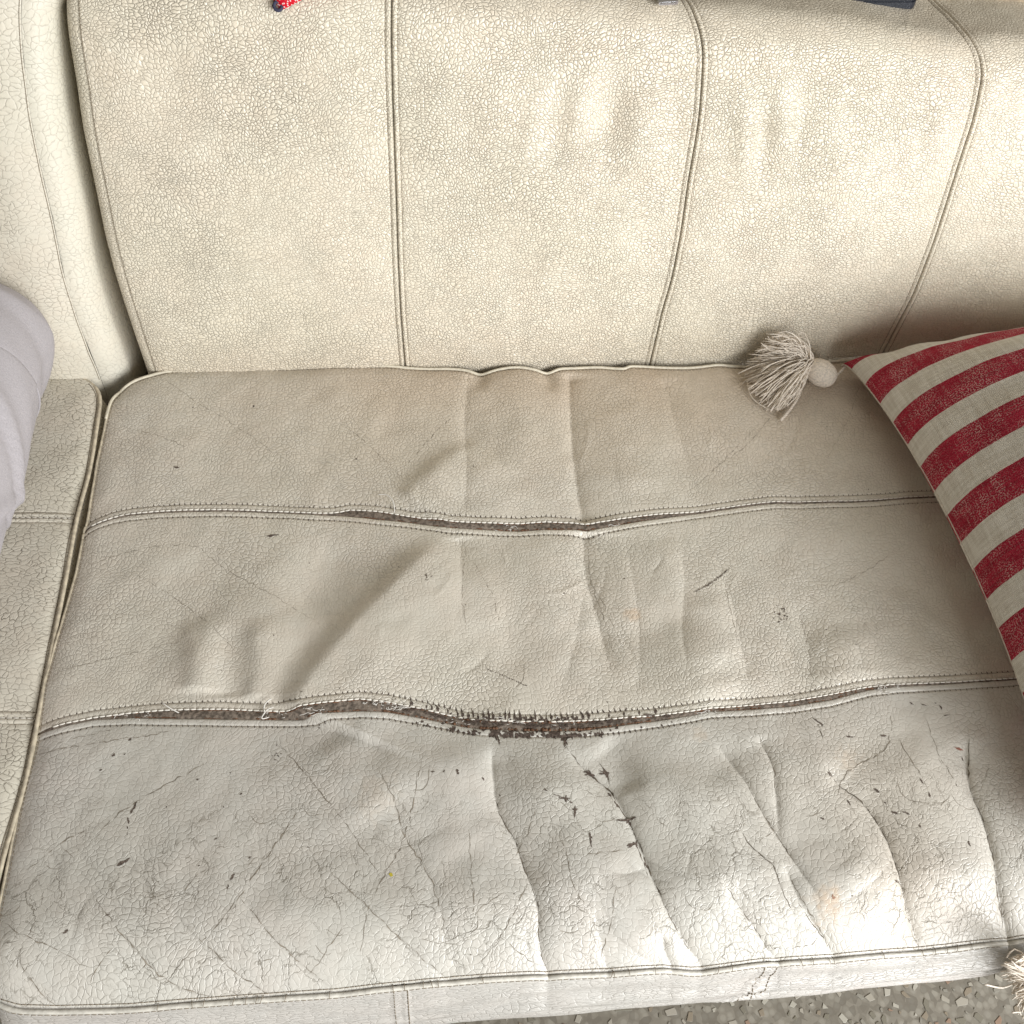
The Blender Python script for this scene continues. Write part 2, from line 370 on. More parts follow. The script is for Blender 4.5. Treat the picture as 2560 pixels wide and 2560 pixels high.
fold([(2410, 1830), (2433, 1963), (2466, 2047), (2494, 2149), (2505, 2219), (2520, 2300), (2530, 2345)], -8.0, 22, 30, 'crease', .2, .0)
fold([(587, 2200), (652, 2307), (720, 2380), (800, 2450), (850, 2478)], -3.2, 18, 24, 'crease', .25, .0)
fold([(400, 2230), (475, 2326), (582, 2424), (680, 2492)], -3.0, 18, 24, 'crease', .25, .0)
fold([(233, 2242), (326, 2359), (419, 2452), (536, 2500)], -2.6, 16, 22, 'crease', .25, .0)
fold([(20, 2340), (50, 2410), (93, 2475), (140, 2512)], -2.2, 12, 16, 'crease', .25, .0)
fold([(1501, 1846), (1545, 1900), (1580, 1990)], -2.6, 22, 16, 'soft')
fold([(1790, 1820), (1760, 1900), (1800, 2010)], -2.2, 36, 26, 'soft', .4, .4)
fold([(1842, 2065), (1879, 2116), (1935, 2163), (1960, 2230)], -1.8, 12, 14, 'crease')
fold([(1800, 2190), (1846, 2256), (1885, 2310), (1921, 2368), (1950, 2400)], -3.2, 14, 18, 'crease', .25, .0)
fold([(1490, 2260), (1500, 2330), (1520, 2420)], -1.8, 12, 14, 'crease', .3, .0)
fold([(1440, 2230), (1500, 2300), (1580, 2370), (1640, 2412)], -1.8, 12, 14, 'crease', .3, .0)
fold([(1660, 2330), (1663, 2370), (1680, 2410)], -3.4, 9, 10, 'crease', .3, .0)
fold([(820, 1830), (900, 1950), (960, 2060)], 2.6, 34, 40, 'soft')
fold([(1130, 1850), (1150, 2000), (1190, 2150)], 2.4, 30, 40, 'soft')
fold([(1380, 1900), (1430, 2050), (1500, 2250)], 2.4, 30, 42, 'soft')
fold([(1700, 1900), (1760, 2100), (1850, 2300)], 2.4, 30, 40, 'soft')
fold([(2200, 1850), (2330, 2050), (2400, 2300)], 4.0, 40, 45, 'soft')
fold([(2080, 1800), (2050, 1900), (2130, 2080), (2180, 2280)], 1.8, 24, 30, 'soft')
fold([(1690, 1540), (1730, 1640), (1790, 1780)], 4.2, 26, 60, 'soft', .5, .25)
fold([(2060, 1560), (2110, 1660), (2130, 1720)], 2.6, 26, 50, 'soft', .5, .25)
fold([(1220, 1350), (1260, 1480), (1300, 1600)], 2.0, 26, 50, 'soft', .4, .5)
fold([(1310, 1830), (1350, 1950), (1390, 2100)], 3.4, 22, 50, 'soft', .45, .5)
fold([(1570, 1830), (1625, 1960), (1690, 2130)], 4.2, 24, 50, 'soft', .45, .5)
fold([(1850, 1830), (1920, 1990), (1990, 2130)], 3.0, 28, 50, 'soft', .45, .5)
fold([(960, 1840), (1010, 1950), (1060, 2100)], 3.0, 28, 60, 'soft', .45, .5)
fold([(620, 1450), (560, 1580), (430, 1740)], 2.4, 24, 60, 'soft', .3, .2)
fold([(1520, 1000), (1560, 1120), (1600, 1250)], 2.0, 24, 50, 'soft', .2, .2)
for f_ in list(FOLDS):
    if f_.kind == 'crease' and f_.A < -.0021 and f_.P[:, 1].mean() < -.40:
        g_ = Fold.__new__(Fold); g_.P, g_.A, g_.wl, g_.wr, g_.kind, g_.t0, g_.t1 = f_.P, f_.A*.26, .0030, .0036, 'crease', .12, .0; FOLDS.append(g_)
# fine creases, shallow
for _ in range(46):
    x0 = rng.uniform(60, 2450); y0 = rng.uniform(2020, 2330); L = rng.uniform(70, 240); a = math.radians(rng.uniform(28, 100) if rng.random() < .7 else rng.uniform(110, 150))
    k = rng.uniform(-.5, .5)
    pts = [(x0+math.cos(a+k*t)*L*t, y0+math.sin(a+k*t)*L*t) for t in (0, .33, .66, 1)]
    if max(p[1] for p in pts) > 2460: continue
    fold(pts, -rng.uniform(.35, 1.0), rng.uniform(4, 9), rng.uniform(4, 9), 'crease', .3, .3)
for _ in range(34):
    x0 = rng.uniform(850, 2150); y0 = rng.uniform(960, 1220) if rng.random() < .5 else rng.uniform(1360, 1650)
    L = rng.uniform(50, 150); a = math.radians(rng.uniform(50, 130)); k = rng.uniform(-.6, .6)
    fold([(x0+math.cos(a+k*t)*L*t, y0+math.sin(a+k*t)*L*t) for t in (0, .33, .66, 1)], rng.choice([-1, 1])*rng.uniform(.25, .6), rng.uniform(2.5, 5), rng.uniform(2.5, 5), 'crease', .3, .3)

s1u, s1l, s2u, s2l = (seat_pts(p) for p in (S1U, S1L, S2U, S2L))
back_c, front_c = seat_pts(PX_BACK), seat_pts(PX_FRONT)
l1, l2, l3 = (seat_pts(p) for p in (L1, L2, L3))
left_all = np.vstack([l3, l2[1:], l1[1:]])            # front to back
for up_, lo_ in ((s1u, s1l), (s2u, s2l)):
    g_ = np.interp(lo_[:, 0], up_[:, 0], up_[:, 1])-lo_[:, 1]; lo_[:, 1] += (.24+(.27 if lo_ is s2l else 0.)*np.clip((lo_[:, 0]-.17)/.04, 0, 1))*g_*(.8+.5*vnoise(lo_[:, 0], lo_[:, 0]*0, .05, 15))
def seam_d(x, y):
    m1u = y-np.interp(x, s1u[:, 0], s1u[:, 1]); m1l = np.interp(x, s1l[:, 0], s1l[:, 1])-y
    m2u = y-np.interp(x, s2u[:, 0], s2u[:, 1]); m2l = np.interp(x, s2l[:, 0], s2l[:, 1])-y
    d1 = np.where(m1u > -1e-6, m1u, np.where(m1l > -1e-6, m1l, 0)); d2 = np.where(m2u > -1e-6, m2u, np.where(m2l > -1e-6, m2l, 0))
    return np.minimum(np.abs(d1), np.abs(d2))
ROW = .0068                                           # how far the stitch rows stand off the seam
_gx = np.arange(-.38, .86, .0008); _gy = np.arange(-.72, .04, .0008)
_GX, _GY = np.meshgrid(_gx, _gy); _GH = np.zeros_like(_GX)
for f in FOLDS: f.add(_GX, _GY, _GH)
_GH += .0014*vnoise(_GX, _GY, .055, 1)+.0006*vnoise(_GX, _GY, .021, 2)+.00018*vnoise(_GX, _GY, .009, 3)
def lut(X, Y):
    u = np.clip((X-_gx[0])/.0008, 0, len(_gx)-1.001); v = np.clip((Y-_gy[0])/.0008, 0, len(_gy)-1.001)
    i = u.astype(int); j = v.astype(int); u = u-i; v = v-j
    return (_GH[j, i]*(1-u)+_GH[j, i+1]*u)*(1-v)+(_GH[j+1, i]*(1-u)+_GH[j+1, i+1]*u)*v
def seat_h(x, y, detail=True):
    X = np.atleast_1d(np.asarray(x, float)); Y = np.atleast_1d(np.asarray(y, float)); X, Y = np.broadcast_arrays(X, Y)
    H = seat_base(X, Y)+lut(X, Y)
    if detail:
        d = seam_d(X, Y)
        band = np.clip(d/ROW, 0, 1)
        H += .0004*np.sin(math.pi*np.clip(band*.85+.15, 0, 1))*(d < ROW)
        H -= .0006*np.exp(-((d-ROW)/.0011)**2)
        H -= .0010*np.exp(-(d/.0009)**2)
        H -= .0016*np.exp(-(d/.022))
    xl = np.interp(Y, left_all[:, 1], left_all[:, 0]); dl = np.clip(X-xl, 0, 1)
    db = np.clip(np.interp(X, back_c[:, 0], back_c[:, 1])-Y, 0, 1)
    H -= .0055*np.exp(-dl/.012)+.0035*np.exp(-db/.010)
    cr = np.hypot(np.clip(.035-dl, 0, 1), np.clip(.035-db, 0, 1)); H -= .05*np.clip(cr-.02, 0, 1)
    return H
def SP(xy, up=0.): 
    xy = np.atleast_2d(xy); return np.c_[xy, seat_h(xy[:, 0], xy[:, 1])+up]

FINE = []      # px polylines whose dirt shows as lines in the leather itself
def coons(c0, c1, d0, d1, U, V):
    """c0 bottom, c1 top (left to right); d0 left, d1 right (bottom to top)"""
    nu, nv = len(U), len(V)
    C0, C1 = resample(c0, U), resample(c1, U); D0, D1 = resample(d0, V), resample(d1, V)
    u = U[None, :, None]; v = V[:, None, None]
    return ((1-v)*C0[None]+v*C1[None]+(1-u)*D0[:, None]+u*D1[:, None]
            - ((1-u)*(1-v)*C0[0]+u*(1-v)*C0[-1]+(1-u)*v*C1[0]+u*v*C1[-1]))
def cutx(c, xmax=.80):
    k = np.searchsorted(c[:, 0], xmax) if np.all(np.diff(c[:, 0]) > 0) else np.nonzero(c[:, 0] > xmax)[0][0]
    a, b = c[k-1], c[k]; t = (xmax-a[0])/(b[0]-a[0]); return np.vstack([c[:k], a+t*(b-a)])
def evenv(n, e0=1, e1=1, q=.55):
    t = np.linspace(0, 1, n); s = t*t*(3-2*t)
    if e0 and e1: return q*t+(1-q)*s
    return t
def xspace(c0, c1, n, xv=.62):
    # two thirds of the columns where the frame sees them
    t = np.linspace(0, 1, n); return t
def seat_panel(c0, c1, d0, mat, nu, nv, wear):
    c0, c1 = cutx(c0), cutx(c1)
    d1 = np.vstack([c0[-1], c1[-1]])
    G = coons(c0, c1, d0, d1, np.linspace(0, 1, nu), evenv(nv))
    X, Y = G[..., 0], G[..., 1]; H = seat_h(X, Y)
    P = np.dstack([X, Y, H])
    return P, np.dstack([X, Y]), wear(X, Y)

def wear_map(X, Y):
    g = np.zeros_like(X)
    for f in FOLDS:
        if f.kind != 'crease' or f.A > 0: continue
        idx, d, t, _ = polydist(X, Y, f.P, .004)
        if len(idx):
            tp = np.clip(t/.3, 0, 1)*np.clip((1-t)/.08, 0, 1)
            w = .0008; a = min(.65, .22+90*abs(f.A))
            fr = (f.P[:, 1].mean() < -.40)
            v = a*np.exp(-(np.abs(d)/w)**1.5)*tp*(1. if fr else .45)*(.55+.45*vnoise(X.ravel()[idx], Y.ravel()[idx], .006, 9))
            gr = g.ravel(); gr[idx] = np.maximum(gr[idx], v)
    d = seam_d(X, Y)
    g = np.maximum(g, .30*np.exp(-(d/.0012)**2))
    tan = np.clip(1-(-Y-.02)/.20, 0, 1)**1.2*np.clip((X+.25)/.3, 0, 1)*(.80+.25*vnoise(X, Y, .05, 5))
    tan += .35*np.exp(-(((X-.42)/.05)**2+((Y+.60)/.05)**2))+.25*np.exp(-(((X-.42)/.12)**2+((Y+.50)/.07)**2))
    # small round stains
    for (px, py, r, a) in ((1583, 1535, .0085, 1.), (2070, 2260, .014, .9), (2085, 2245, .005, .8), (1750, 1835, .008, .4), (940, 2000, .02, .25), (2120, 1900, .012, .4)):
        c = hit(px, py, seat_base)[:2]; q = np.hypot(X-c[0], Y-c[1])/r
        tan += a*np.clip(1.2-q+.6*vnoise(X, Y, .003, 6), 0, 1)
    rub = np.clip(.35+.5*vnoise(X, Y, .07, 7)+.35*np.exp(-((X-.12)/.2)**2-((Y+.33)/.07)**2), 0, 1)
    rub = np.where(Y > -.2, rub*.4, rub)
    return np.dstack([np.clip(g, 0, 1), np.clip(tan, 0, 1)*.8, rub])

sofa = tag(empty('leather_sofa'), 'worn cream leather sofa with split seat seams and cracked front panel', 'sofa')

# ---- seat cushion: boxing (front band and left side) is the part, the panels and trim its sub-parts
def left_side_strip():
    E = resample(np.vstack([l3[3:], l2[1:], l1[1:]]), 160); n = len(E)
    v = np.linspace(0, 1, 12); P = np.zeros((12, n, 3))
    H = seat_h(E[:, 0], E[:, 1])-.001
    for k, t in enumerate(v):
        P[k, :, 0] = E[:, 0]-.006*math.sin(math.pi*min(1, t*1.2))-.001; P[k, :, 1] = E[:, 1]; P[k, :, 2] = H-.12*t
    return P
PX_BOT = [(-120, 2640), (300, 2615), (700, 2585), (1095, 2554), (1296, 2536), (1529, 2515), (1660, 2503), (1846, 2491), (2126, 2457), (2429, 2424), (2559, 2387), (3100, 2330), (3900, 2270)]
fc = resample(cutx(front_c), 420)
bx = np.array([on_plane(a, b, (0, 1, 0), -.652) for a, b in PX_BOT])
def front_band():
    n = len(fc); v = np.linspace(0, 1, 60); P = np.zeros((60, n, 3)); UV = np.zeros((60, n, 2)); C = np.zeros((60, n, 3))
    z0 = seat_h(fc[:, 0], fc[:, 1])-.0008
    zb = np.interp(fc[:, 0], bx[:, 0], bx[:, 2]); yb = np.full(n, -.652); 
    for k, t in enumerate(v):
        z = z0+(zb-z0)*t
        y = fc[:, 1]+(yb-fc[:, 1])*t-.012*math.sin(math.pi*t)**.8
        x = fc[:, 0]
        tt = t*.13
        wv = .9*vnoise(x, x*0, .16, 21); am = np.clip(.45+.8*vnoise(x+.3, x*0, .11, 24), .1, 1.2)
        fol = .0034*am*np.sin(2*math.pi*(tt/.040+x*3.4+wv))*math.sin(math.pi*min(1, t*1.1))
        fol += .0016*vnoise(x*.45+tt*1.2, tt*3+x*.3, .018, 22)*math.sin(math.pi*t)
        P[k] = np.stack([x, y-fol, z], 1); UV[k] = np.stack([x, np.full(n, -tt-.8)], 1)
        for xs in (fc_x(1000), fc_x(1935)):
            d = np.abs(x-xs-(0.0 if xs < .1 else -.18*t*.12*2)); P[k, :, 1] -= .0012*np.sin(np.clip(d/.006, 0, 1)*math.pi)-.002*np.exp(-(d/.001)**2)
    C[..., 2] = .1
    # under side, tucked back below
    return P, UV, C
def fc_x(px): return hit(px, 2440 if px < 1500 else 2398, seat_base)[0]
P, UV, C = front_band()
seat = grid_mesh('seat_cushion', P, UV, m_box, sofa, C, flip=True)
lo = P[-1]; 
U_ = np.stack([lo+np.array([0, t*.10, -.012*math.sin(t*1.5)]) for t in np.linspace(0, 1, 8)])
grid_mesh('underside', U_, U_[..., :2].copy(), m_box, seat, None, flip=True)
P = left_side_strip(); grid_mesh('side_boxing', P, P[..., 1:].copy(), m_pipe_old, seat, None)

w0 = wear_map
for c0, c1, d0, mt, nu, nv in ((s1u, back_c, l1, m_seat, 760, 230), (s2u, s1l, l2, m_seat, 860, 240), (front_c, s2l, l3, m_seat_front, 1040, 330)):
    c0c, c1c = c0, c1
    P, UV, C = seat_panel(c0c, c1c, d0, mt, nu, nv, w0)
    grid_mesh('seat_panel', P, UV, mt, seat, C)

# felt lining seen through the split seams
for a, b in ((s1u, s1l), (s2u, s2l)):
    a, b = resample(cutx(a), 400), resample(cutx(b), 400)
    rows = []
    for t in np.linspace(-.6, 1.6, 9):
        w = np.maximum(np.linalg.norm(a-b, axis=1), .004)[:, None]; mid = (a+b)/2; dr = np.array([0, -1.]); xy = mid+dr*w*(t-.5)*1.5
        hh = seat_h(xy[:, 0], xy[:, 1], False)-.0026-.0006*vnoise(xy[:, 0], xy[:, 1], .006, 31)+.0012*math.cos((t-.5)*3)
        rows.append(np.c_[xy, hh])
    P = np.array(rows); grid_mesh('seam_lining', P, P[..., :2].copy(), m_lining, seat, None, flip=True)
    gap = np.linalg.norm(a-b, axis=1)

# raw brown edges along the split, ragged
mb = MB()
for cu, cl, rg in ((s1u, s1l, (870, 1640)), (s2u, s2l, (240, 2250))):
    xa, xb = hit(rg[0], 1300, seat_base)[0] if cu is s1u else hit(rg[0], 1790, seat_base)[0], hit(rg[1], 1300, seat_base)[0] if cu is s1u else hit(rg[1], 1715, seat_base)[0]
    for c, sgn in ((cu, -1), (cl, 1)):
        R_ = resample(cutx(c), 1600); R_ = R_[(R_[:, 0] > xa) & (R_[:, 0] < xb)]
        heavy = np.clip(.5+.6*vnoise(R_[:, 0], R_[:, 1]*0, .03, 41), .15, 1)
        if cu is s2u: heavy = np.clip(heavy+1.0*np.exp(-((R_[:, 0]-.10)/.10)**2), 0, 1.6)
        r = .0006+.0009*heavy*np.abs(vnoise(R_[:, 0], R_[:, 0], .0022, 42)+.4)
        Q = R_.copy(); Q[:, 1] += sgn*.0006
        P = np.c_[Q, seat_h(R_[:, 0], R_[:, 1])-.0001+.0003*vnoise(Q[:, 0], Q[:, 0], .003, 43)]
        mb.tube(P, r, 5)
tag(mb.build('torn_edge', m_suede, seat), kind='stuff')

# piping: back and left edges, and the flat welt along the front
def pipe(P, r, name, mat, parent, flat=1.0, jit=.00015):
    mb = MB(); n = len(P); rr = r*(1+.05*vnoise(np.arange(n)*.001, np.arange(n)*0., .012, 51))
    mb.tube(P, rr, 10, flat=flat); return mb.build(name, mat, parent)
eb = spline(np.vstack([l1[-3:], cutx(back_c)[1:]]), 1100); el = spline(np.vstack([l3[1:], l2[1:], l1[1:]]), 700)
P = SP(eb, .0018); pipe(P, .0016, 'piping', m_pipe, seat)
P = SP(el, .0004); pipe(P, .0013, 'piping', m_pipe_old, seat)
mb = MB()
for e_, dx, dy in ((el, .0032, 0), (eb, 0, -.0030)):
    q_ = e_+np.array([dx, dy]); P_, T_ = resample(q_, int(length(q_)/.0015)), 0
    for k in range(0, len(P_)-3, 3): mb.tube(SP(P_[k:k+3], .0001), .00036, 4)
tag(mb.build('edge_stitching', m_thread, seat), kind='stuff')
fr = spline(np.vstack([cutx(front_c)]), 1000); frp = SP(fr, -.0005)
frw = frp.copy(); frw[:, 1] -= .0022; frw[:, 2] -= .0018; 
pipe(frw, .0022, 'welt', m_welt, seat)

# stitching
def arc_points(C, pitch, jitter=.06):
    n = int(length(C)/pitch); u = (np.arange(n)+.5+rng.normal(0, jitter, n))/n; u = np.clip(u, 0, 1)
    P = resample(C, u); Q = resample(C, np.clip(u+.002, 0, 1)); Pm = resample(C, np.clip(u-.002, 0, 1))
    T = Q-Pm; T /= np.linalg.norm(T, axis=1)[:, None]+1e-12; return P, T
def flat_star(mb, c, pts, up=.00025):
    """ragged flat patch lying on the seat: outline offsets in metres round c"""
    xy = np.vstack([[c], np.asarray(pts)+c]); V = SP(xy, up); n = len(pts)
    mb.add(V, [(0, 1+k, 1+(k+1) % n) for k in range(n)])
def tick(mb, c, d, L, w, up=.00025):
    d = np.array(d)/np.linalg.norm(d); p = np.array([-d[1], d[0]])
    k = rng.uniform(-.25, .25)
    pts = [d*L*.5+p*w*k, p*w*.5, -d*L*.5, -p*w*.5]
    flat_star(mb, np.array(c), pts, up)
thr, hol, cord, fuzz = MB(), MB(), MB(), MB()
seatseams = ((s1u, 1), (s1l, -1), (s2u, 1), (s2l, -1))
for c, sg in seatseams:
    C_ = resample(cutx(c, .66), 900); C_[:, 1] += sg*ROW
    C_ = C_[(C_[:, 0] > -.318)]
    P, T = arc_points(C_, .0052)
    for k in range(len(P)-1):
        a, b = P[k], P[k+1]
        seg = a+(b-a)*np.linspace(.12, .88, 4)[:, None]
        thr.tube(SP(seg, -.00005), .00032, 4)
        x, y = a; 
        if (c is s2u or c is s2l) and .055 < x < .155: continue
        if c is s1u or c is s1l: dm = .30+.75*np.exp(-((x-.10)/.16)**2)+.5*np.exp(-((x+.18)/.08)**2)
        else: dm = .40+1.0*np.exp(-((x-.09)/.11)**2)+.45*np.exp(-((x-.22)/.1)**2)
        L = .0022+.0020*dm*rng.uniform(.4, 1.2); w = .0008+.0006*dm*rng.uniform(.5, 1)
        tick(hol, a+np.array([0, sg*L*.2]), (rng.normal(0, .28), sg), L, w)
        if rng.random() < .35+.4*dm: tick(hol, a, (1, rng.normal(0, .3)), .0012+.0010*dm, .0005)
# the badly torn stretch of the front seam
xa, xb = hit(1010, 1800, seat_base)[0], hit(1700, 1800, seat_base)[0]
for c, sg in ((s2u, 1), (s2l, -1)):
    R_ = resample(cutx(c), 3000); R_ = R_[(R_[:, 0] > xa) & (R_[:, 0] < xb)]
    n = int((xb-xa)/.0047)
    for k in range(n):
        p = R_[int((k+.5)/n*(len(R_)-1))].copy()
        f = math.exp(-((p[0]-.105)/.062)**2)
        if rng.random() > .25+.9*f: continue
        if sg > 0:
            L = (.0035+.0050*f)*rng.uniform(.55, 1.25); w = .0014*rng.uniform(.5, 1.3); base = p+np.array([rng.normal(0, .0004), .0030+rng.uniform(-.0012, .001)])
            bend = rng.normal(-.0006, .0012); q = [np.array([-w*.8, -.001]), np.array([-w*.9, L*.25]), np.array([-w*.15+bend*.4, L*.55]), np.array([bend, L]), np.array([w*.35+bend*.3, L*.6]), np.array([w*.95, L*.22]), np.array([w*.5, -.001]), np.array([0, -.0022])]
            flat_star(hol, base, q)
        else:
            m = rng.integers(6, 9); a0 = rng.uniform(0, 6); r = (.0013+.0012*f)*rng.uniform(.5, 1.4)
            q = [np.array([math.cos(a0+j*2*math.pi/m), math.sin(a0+j*2*math.pi/m)])*r*rng.uniform(.5, 1.35) for j in range(m)]
            flat_star(hol, p+np.array([0, -ROW+.0012+rng.normal(0, .0006)]), q)
    # ragged dark fringe joining the holes
    for k in range(int(n*2.6)):
        p = R_[rng.integers(0, len(R_))].copy()+np.array([rng.normal(0, .001), sg*rng.uniform(.0002, .0034)])
        f = .8*math.exp(-((p[0]-.115)/.055)**2)
        if rng.random() > f: continue
        m = 7; a0 = rng.uniform(0, 6); r = rng.uniform(.001, .0026)
        q = [np.array([math.cos(a0+j*2*math.pi/m), .7*math.sin(a0+j*2*math.pi/m)])*r*rng.uniform(.35, 1.5) for j in range(m)]
        flat_star(hol, p, q)
for _ in range(85):
    x = rng.normal(.105, .085)
    if not xa < x < xb: continue
    ym = .5*(np.interp(x, s2u[:, 0], s2u[:, 1])+np.interp(x, s2l[:, 0], s2l[:, 1])); m = 7; a0 = rng.uniform(0, 6); r = rng.uniform(.0010, .0024)
    flat_star(hol, np.array([x, ym+rng.normal(0, .0020)]), [np.array([1.7*math.cos(a0+j*2*math.pi/m), .6*math.sin(a0+j*2*math.pi/m)])*r*rng.uniform(.35, 1.4) for j in range(m)], rng.uniform(.0014, .0022))
# big ragged tears hanging off it
def px2(p): return hit(p[0], p[1], seat_base)[:2]
def patch_px(mb, outline, up=.0003):
    O = np.array([px2(p) for p in outline]); c = O.mean(0); flat_star(mb, c, O-c, up)
for c_, r_ in (((1238, 1836), 24), ((1385, 1836), 18), ((1412, 1842), 26), ((1430, 1838), 16), ((1130, 1822), 18), ((1502, 1834), 18), ((1185, 1828), 14), ((1450, 1815), 22), ((1489, 1812), 18), ((1240, 1812), 16)):
    m = 11; pts = []
    for j in range(m):
        a = j*2*math.pi/m+rng.normal(0, .12); r = r_*rng.uniform(.28, .62) if j % 2 else r_*rng.uniform(.55, 1.05); pts.append((c_[0]+r*math.cos(a)*.75, c_[1]+r*math.sin(a)*.75))
    patch_px(hol, pts)
# tears and scuffs elsewhere, traced
SC = [((668, 1115), 22, 5, 8), ((681, 1338), 34, 9, -4), ((420, 800), 0, 0, 0)]
def shard(cx, cy, L, w, ang):
    a = math.radians(ang); d = np.array([math.cos(a), math.sin(a)]); p = np.array([-d[1], d[0]]); pts = []
    m = 7 if L > 12 else 4
    top = [np.array([cx, cy])+d*L*(t-.5)+p*w*.5*math.sin(math.pi*t)**.6*rng.uniform(.15, 1.6) for t in np.linspace(0, 1, m)]
    bot = [np.array([cx, cy])+d*L*(t-.5)-p*w*.5*math.sin(math.pi*t)**.6*rng.uniform(.15, 1.6) for t in np.linspace(1, 0, m)[1:-1]]
    return top+bot
scf = MB()
for s_ in ((682, 1338, 34, 9, -6), (441, 1170, 16, 5, 5), (334, 2019, 36, 8, -62), (321, 2052, 18, 7, 80), (320, 2070, 8, 4, 80), (319, 2085, 8, 4, 80), (310, 2155, 42, 11, -32),
           (325, 1848, 12, 6, -50), (284, 1888, 13, 7, -50), (312, 1885, 7, 4, -40), (252, 1925, 10, 5, -30), (602, 1985, 10, 8, -40), (625, 2144, 10, 5, -40), (540, 2098, 12, 4, -40),
           (582, 2192, 22, 6, -55), (570, 2218, 14, 5, -75), (495, 1949, 9, 5, -20), (165, 2330, 18, 7, -40), (270, 2287, 14, 4, -20), (771, 2117, 6, 6, 0), (498, 2165, 8, 3, -20),
           (1083, 1936, 12, 5, 0), (1110, 1935, 9, 4, -60), (1144, 1936, 14, 8, 75), (1208, 1950, 10, 6, 60), (1363, 1983, 12, 9, 20), (1392, 1996, 22, 4, 12), (1412, 2004, 20, 8, 20), (1426, 2011, 9, 5, 30),
           (1436, 2031, 26, 6, 95), (1474, 1932, 30, 9, 35), (1466, 1927, 18, 6, -20), (1518, 1932, 20, 14, 70), (1512, 1928, 28, 7, 15), (1560, 2048, 40, 7, -8), (1580, 2045, 22, 6, -14),
           (1474, 2098, 20, 5, 80), (1478, 2118, 10, 4, 80), (1578, 2111, 26, 8, -25), (1590, 2108, 16, 7, 30), (1617, 2158, 20, 6, 60), (1525, 1985, 14, 7, 60), (1541, 2009, 20, 6, 65),
           (2045, 1803, 34, 5, 35), (2055, 1812, 12, 4, 60), (2280, 1758, 14, 5, 30), (2312, 1762, 18, 4, 20), (2352, 1768, 14, 5, 60), (2368, 1788, 18, 4, -10), (2122, 2007, 18, 5, 60),
           (2210, 2008, 12, 5, 45), (2190, 1978, 18, 6, 40), (2246, 2203, 20, 7, 30), (2235, 2034, 18, 7, 15), (2262, 2036, 22, 6, 25), (2295, 2070, 10, 4, 60), (2318, 1992, 18, 5, 75), (2298, 1958, 16, 5, 60),
           (2073, 1937, 16, 8, 45), (2420, 2112, 16, 6, 70), (2208, 1840, 20, 6, 5), (2124, 1842, 18, 5, 5), (2055, 2047, 14, 5, 20), (2390, 1965, 10, 4, 50), (2410, 1895, 12, 4, 60)):
    L = s_[2]; patch_px(scf, shard(s_[0], s_[1], L, s_[3]*.75, s_[4]))
def burst(cx, cy, arms):
    for ang, L in arms:
        a_ = math.radians(ang); patch_px(scf, shard(cx+math.cos(a_)*L*.42, cy+math.sin(a_)*L*.42, L, 4.0, ang))
for b_ in ((1474, 1932, ((20, 18), (150, 16), (45, 20), (-80, 9))), (1516, 1931, ((-120, 20), (175, 20), (70, 22), (-20, 10))), (1411, 2002, ((0, 16), (180, 18), (70, 12), (-60, 10))), (1437, 2030, ((95, 24), (200, 10), (-30, 8))),
           (1572, 2048, ((-12, 22), (168, 26), (65, 20), (120, 12))), (1590, 2108, ((150, 26), (60, 14), (-60, 14))), (1475, 2096, ((85, 22), (-95, 14), (20, 7))), (1245, 1840, ((80, 26), (100, 14))), (1411, 1850, ((85, 26), (60, 18)))):
    burst(*b_)
for (cx, cy, m) in ((1953, 1535, 22), (1068, 1462, 7), (690, 1890, 8)):
    for _ in range(m): patch_px(scf, shard(cx+rng.normal(0, 8), cy+rng.normal(0, 8), rng.uniform(3, 9), rng.uniform(1.5, 3), rng.uniform(-70, 70)))
for t in np.linspace(0, 1, 34):   # rubbed diagonal hatch and the dotted scratch
    x, y = 1735+95*t, 1480-68*t+8*math.sin(t*3); patch_px(scf, shard(x, y, rng.uniform(5, 13)*math.sin(.3+2.6*t), 1.8, 100+rng.uniform(-8, 8)))
for t in np.linspace(0, 1, 18): patch_px(scf, shard(1215+100*t, 1672+42*t+rng.normal(0, 1), rng.uniform(2, 9)*(.5+t), 2.6, 25))
for _ in range(40):
    patch_px(scf, shard(rng.uniform(150, 2450), rng.uniform(1000, 2400), rng.uniform(2, 6), rng.uniform(2, 4), rng.uniform(0, 180)))
# holes at the ends of the long front creases and along the big one
tag(thr.build('stitching', m_thread, seat), kind='stuff')
tag(hol.build('stitch_tear', m_hole, seat, False), kind='stuff')
tag(scf.build('scuff_mark', m_scuff, seat, False), kind='stuff')
mbx = MB(); patch_px(mbx, shard(2398, 1871, 30, 5, 12)); o = mbx.build('reddish_scratch', plain('reddish_scratch', (.30, .13, .09)), seat, False)
mbx = MB(); patch_px(mbx, shard(977, 2187, 12, 8, 20)); mbx.build('yellow_fleck', plain('yellow_fleck', (.62, .52, .06)), seat, False)
mbx = MB(); patch_px(mbx, shard(2082, 2243, 14, 9, 70)); mbx.build('brown_stain', plain('brown_stain', (.36, .20, .13), .5), seat, False)

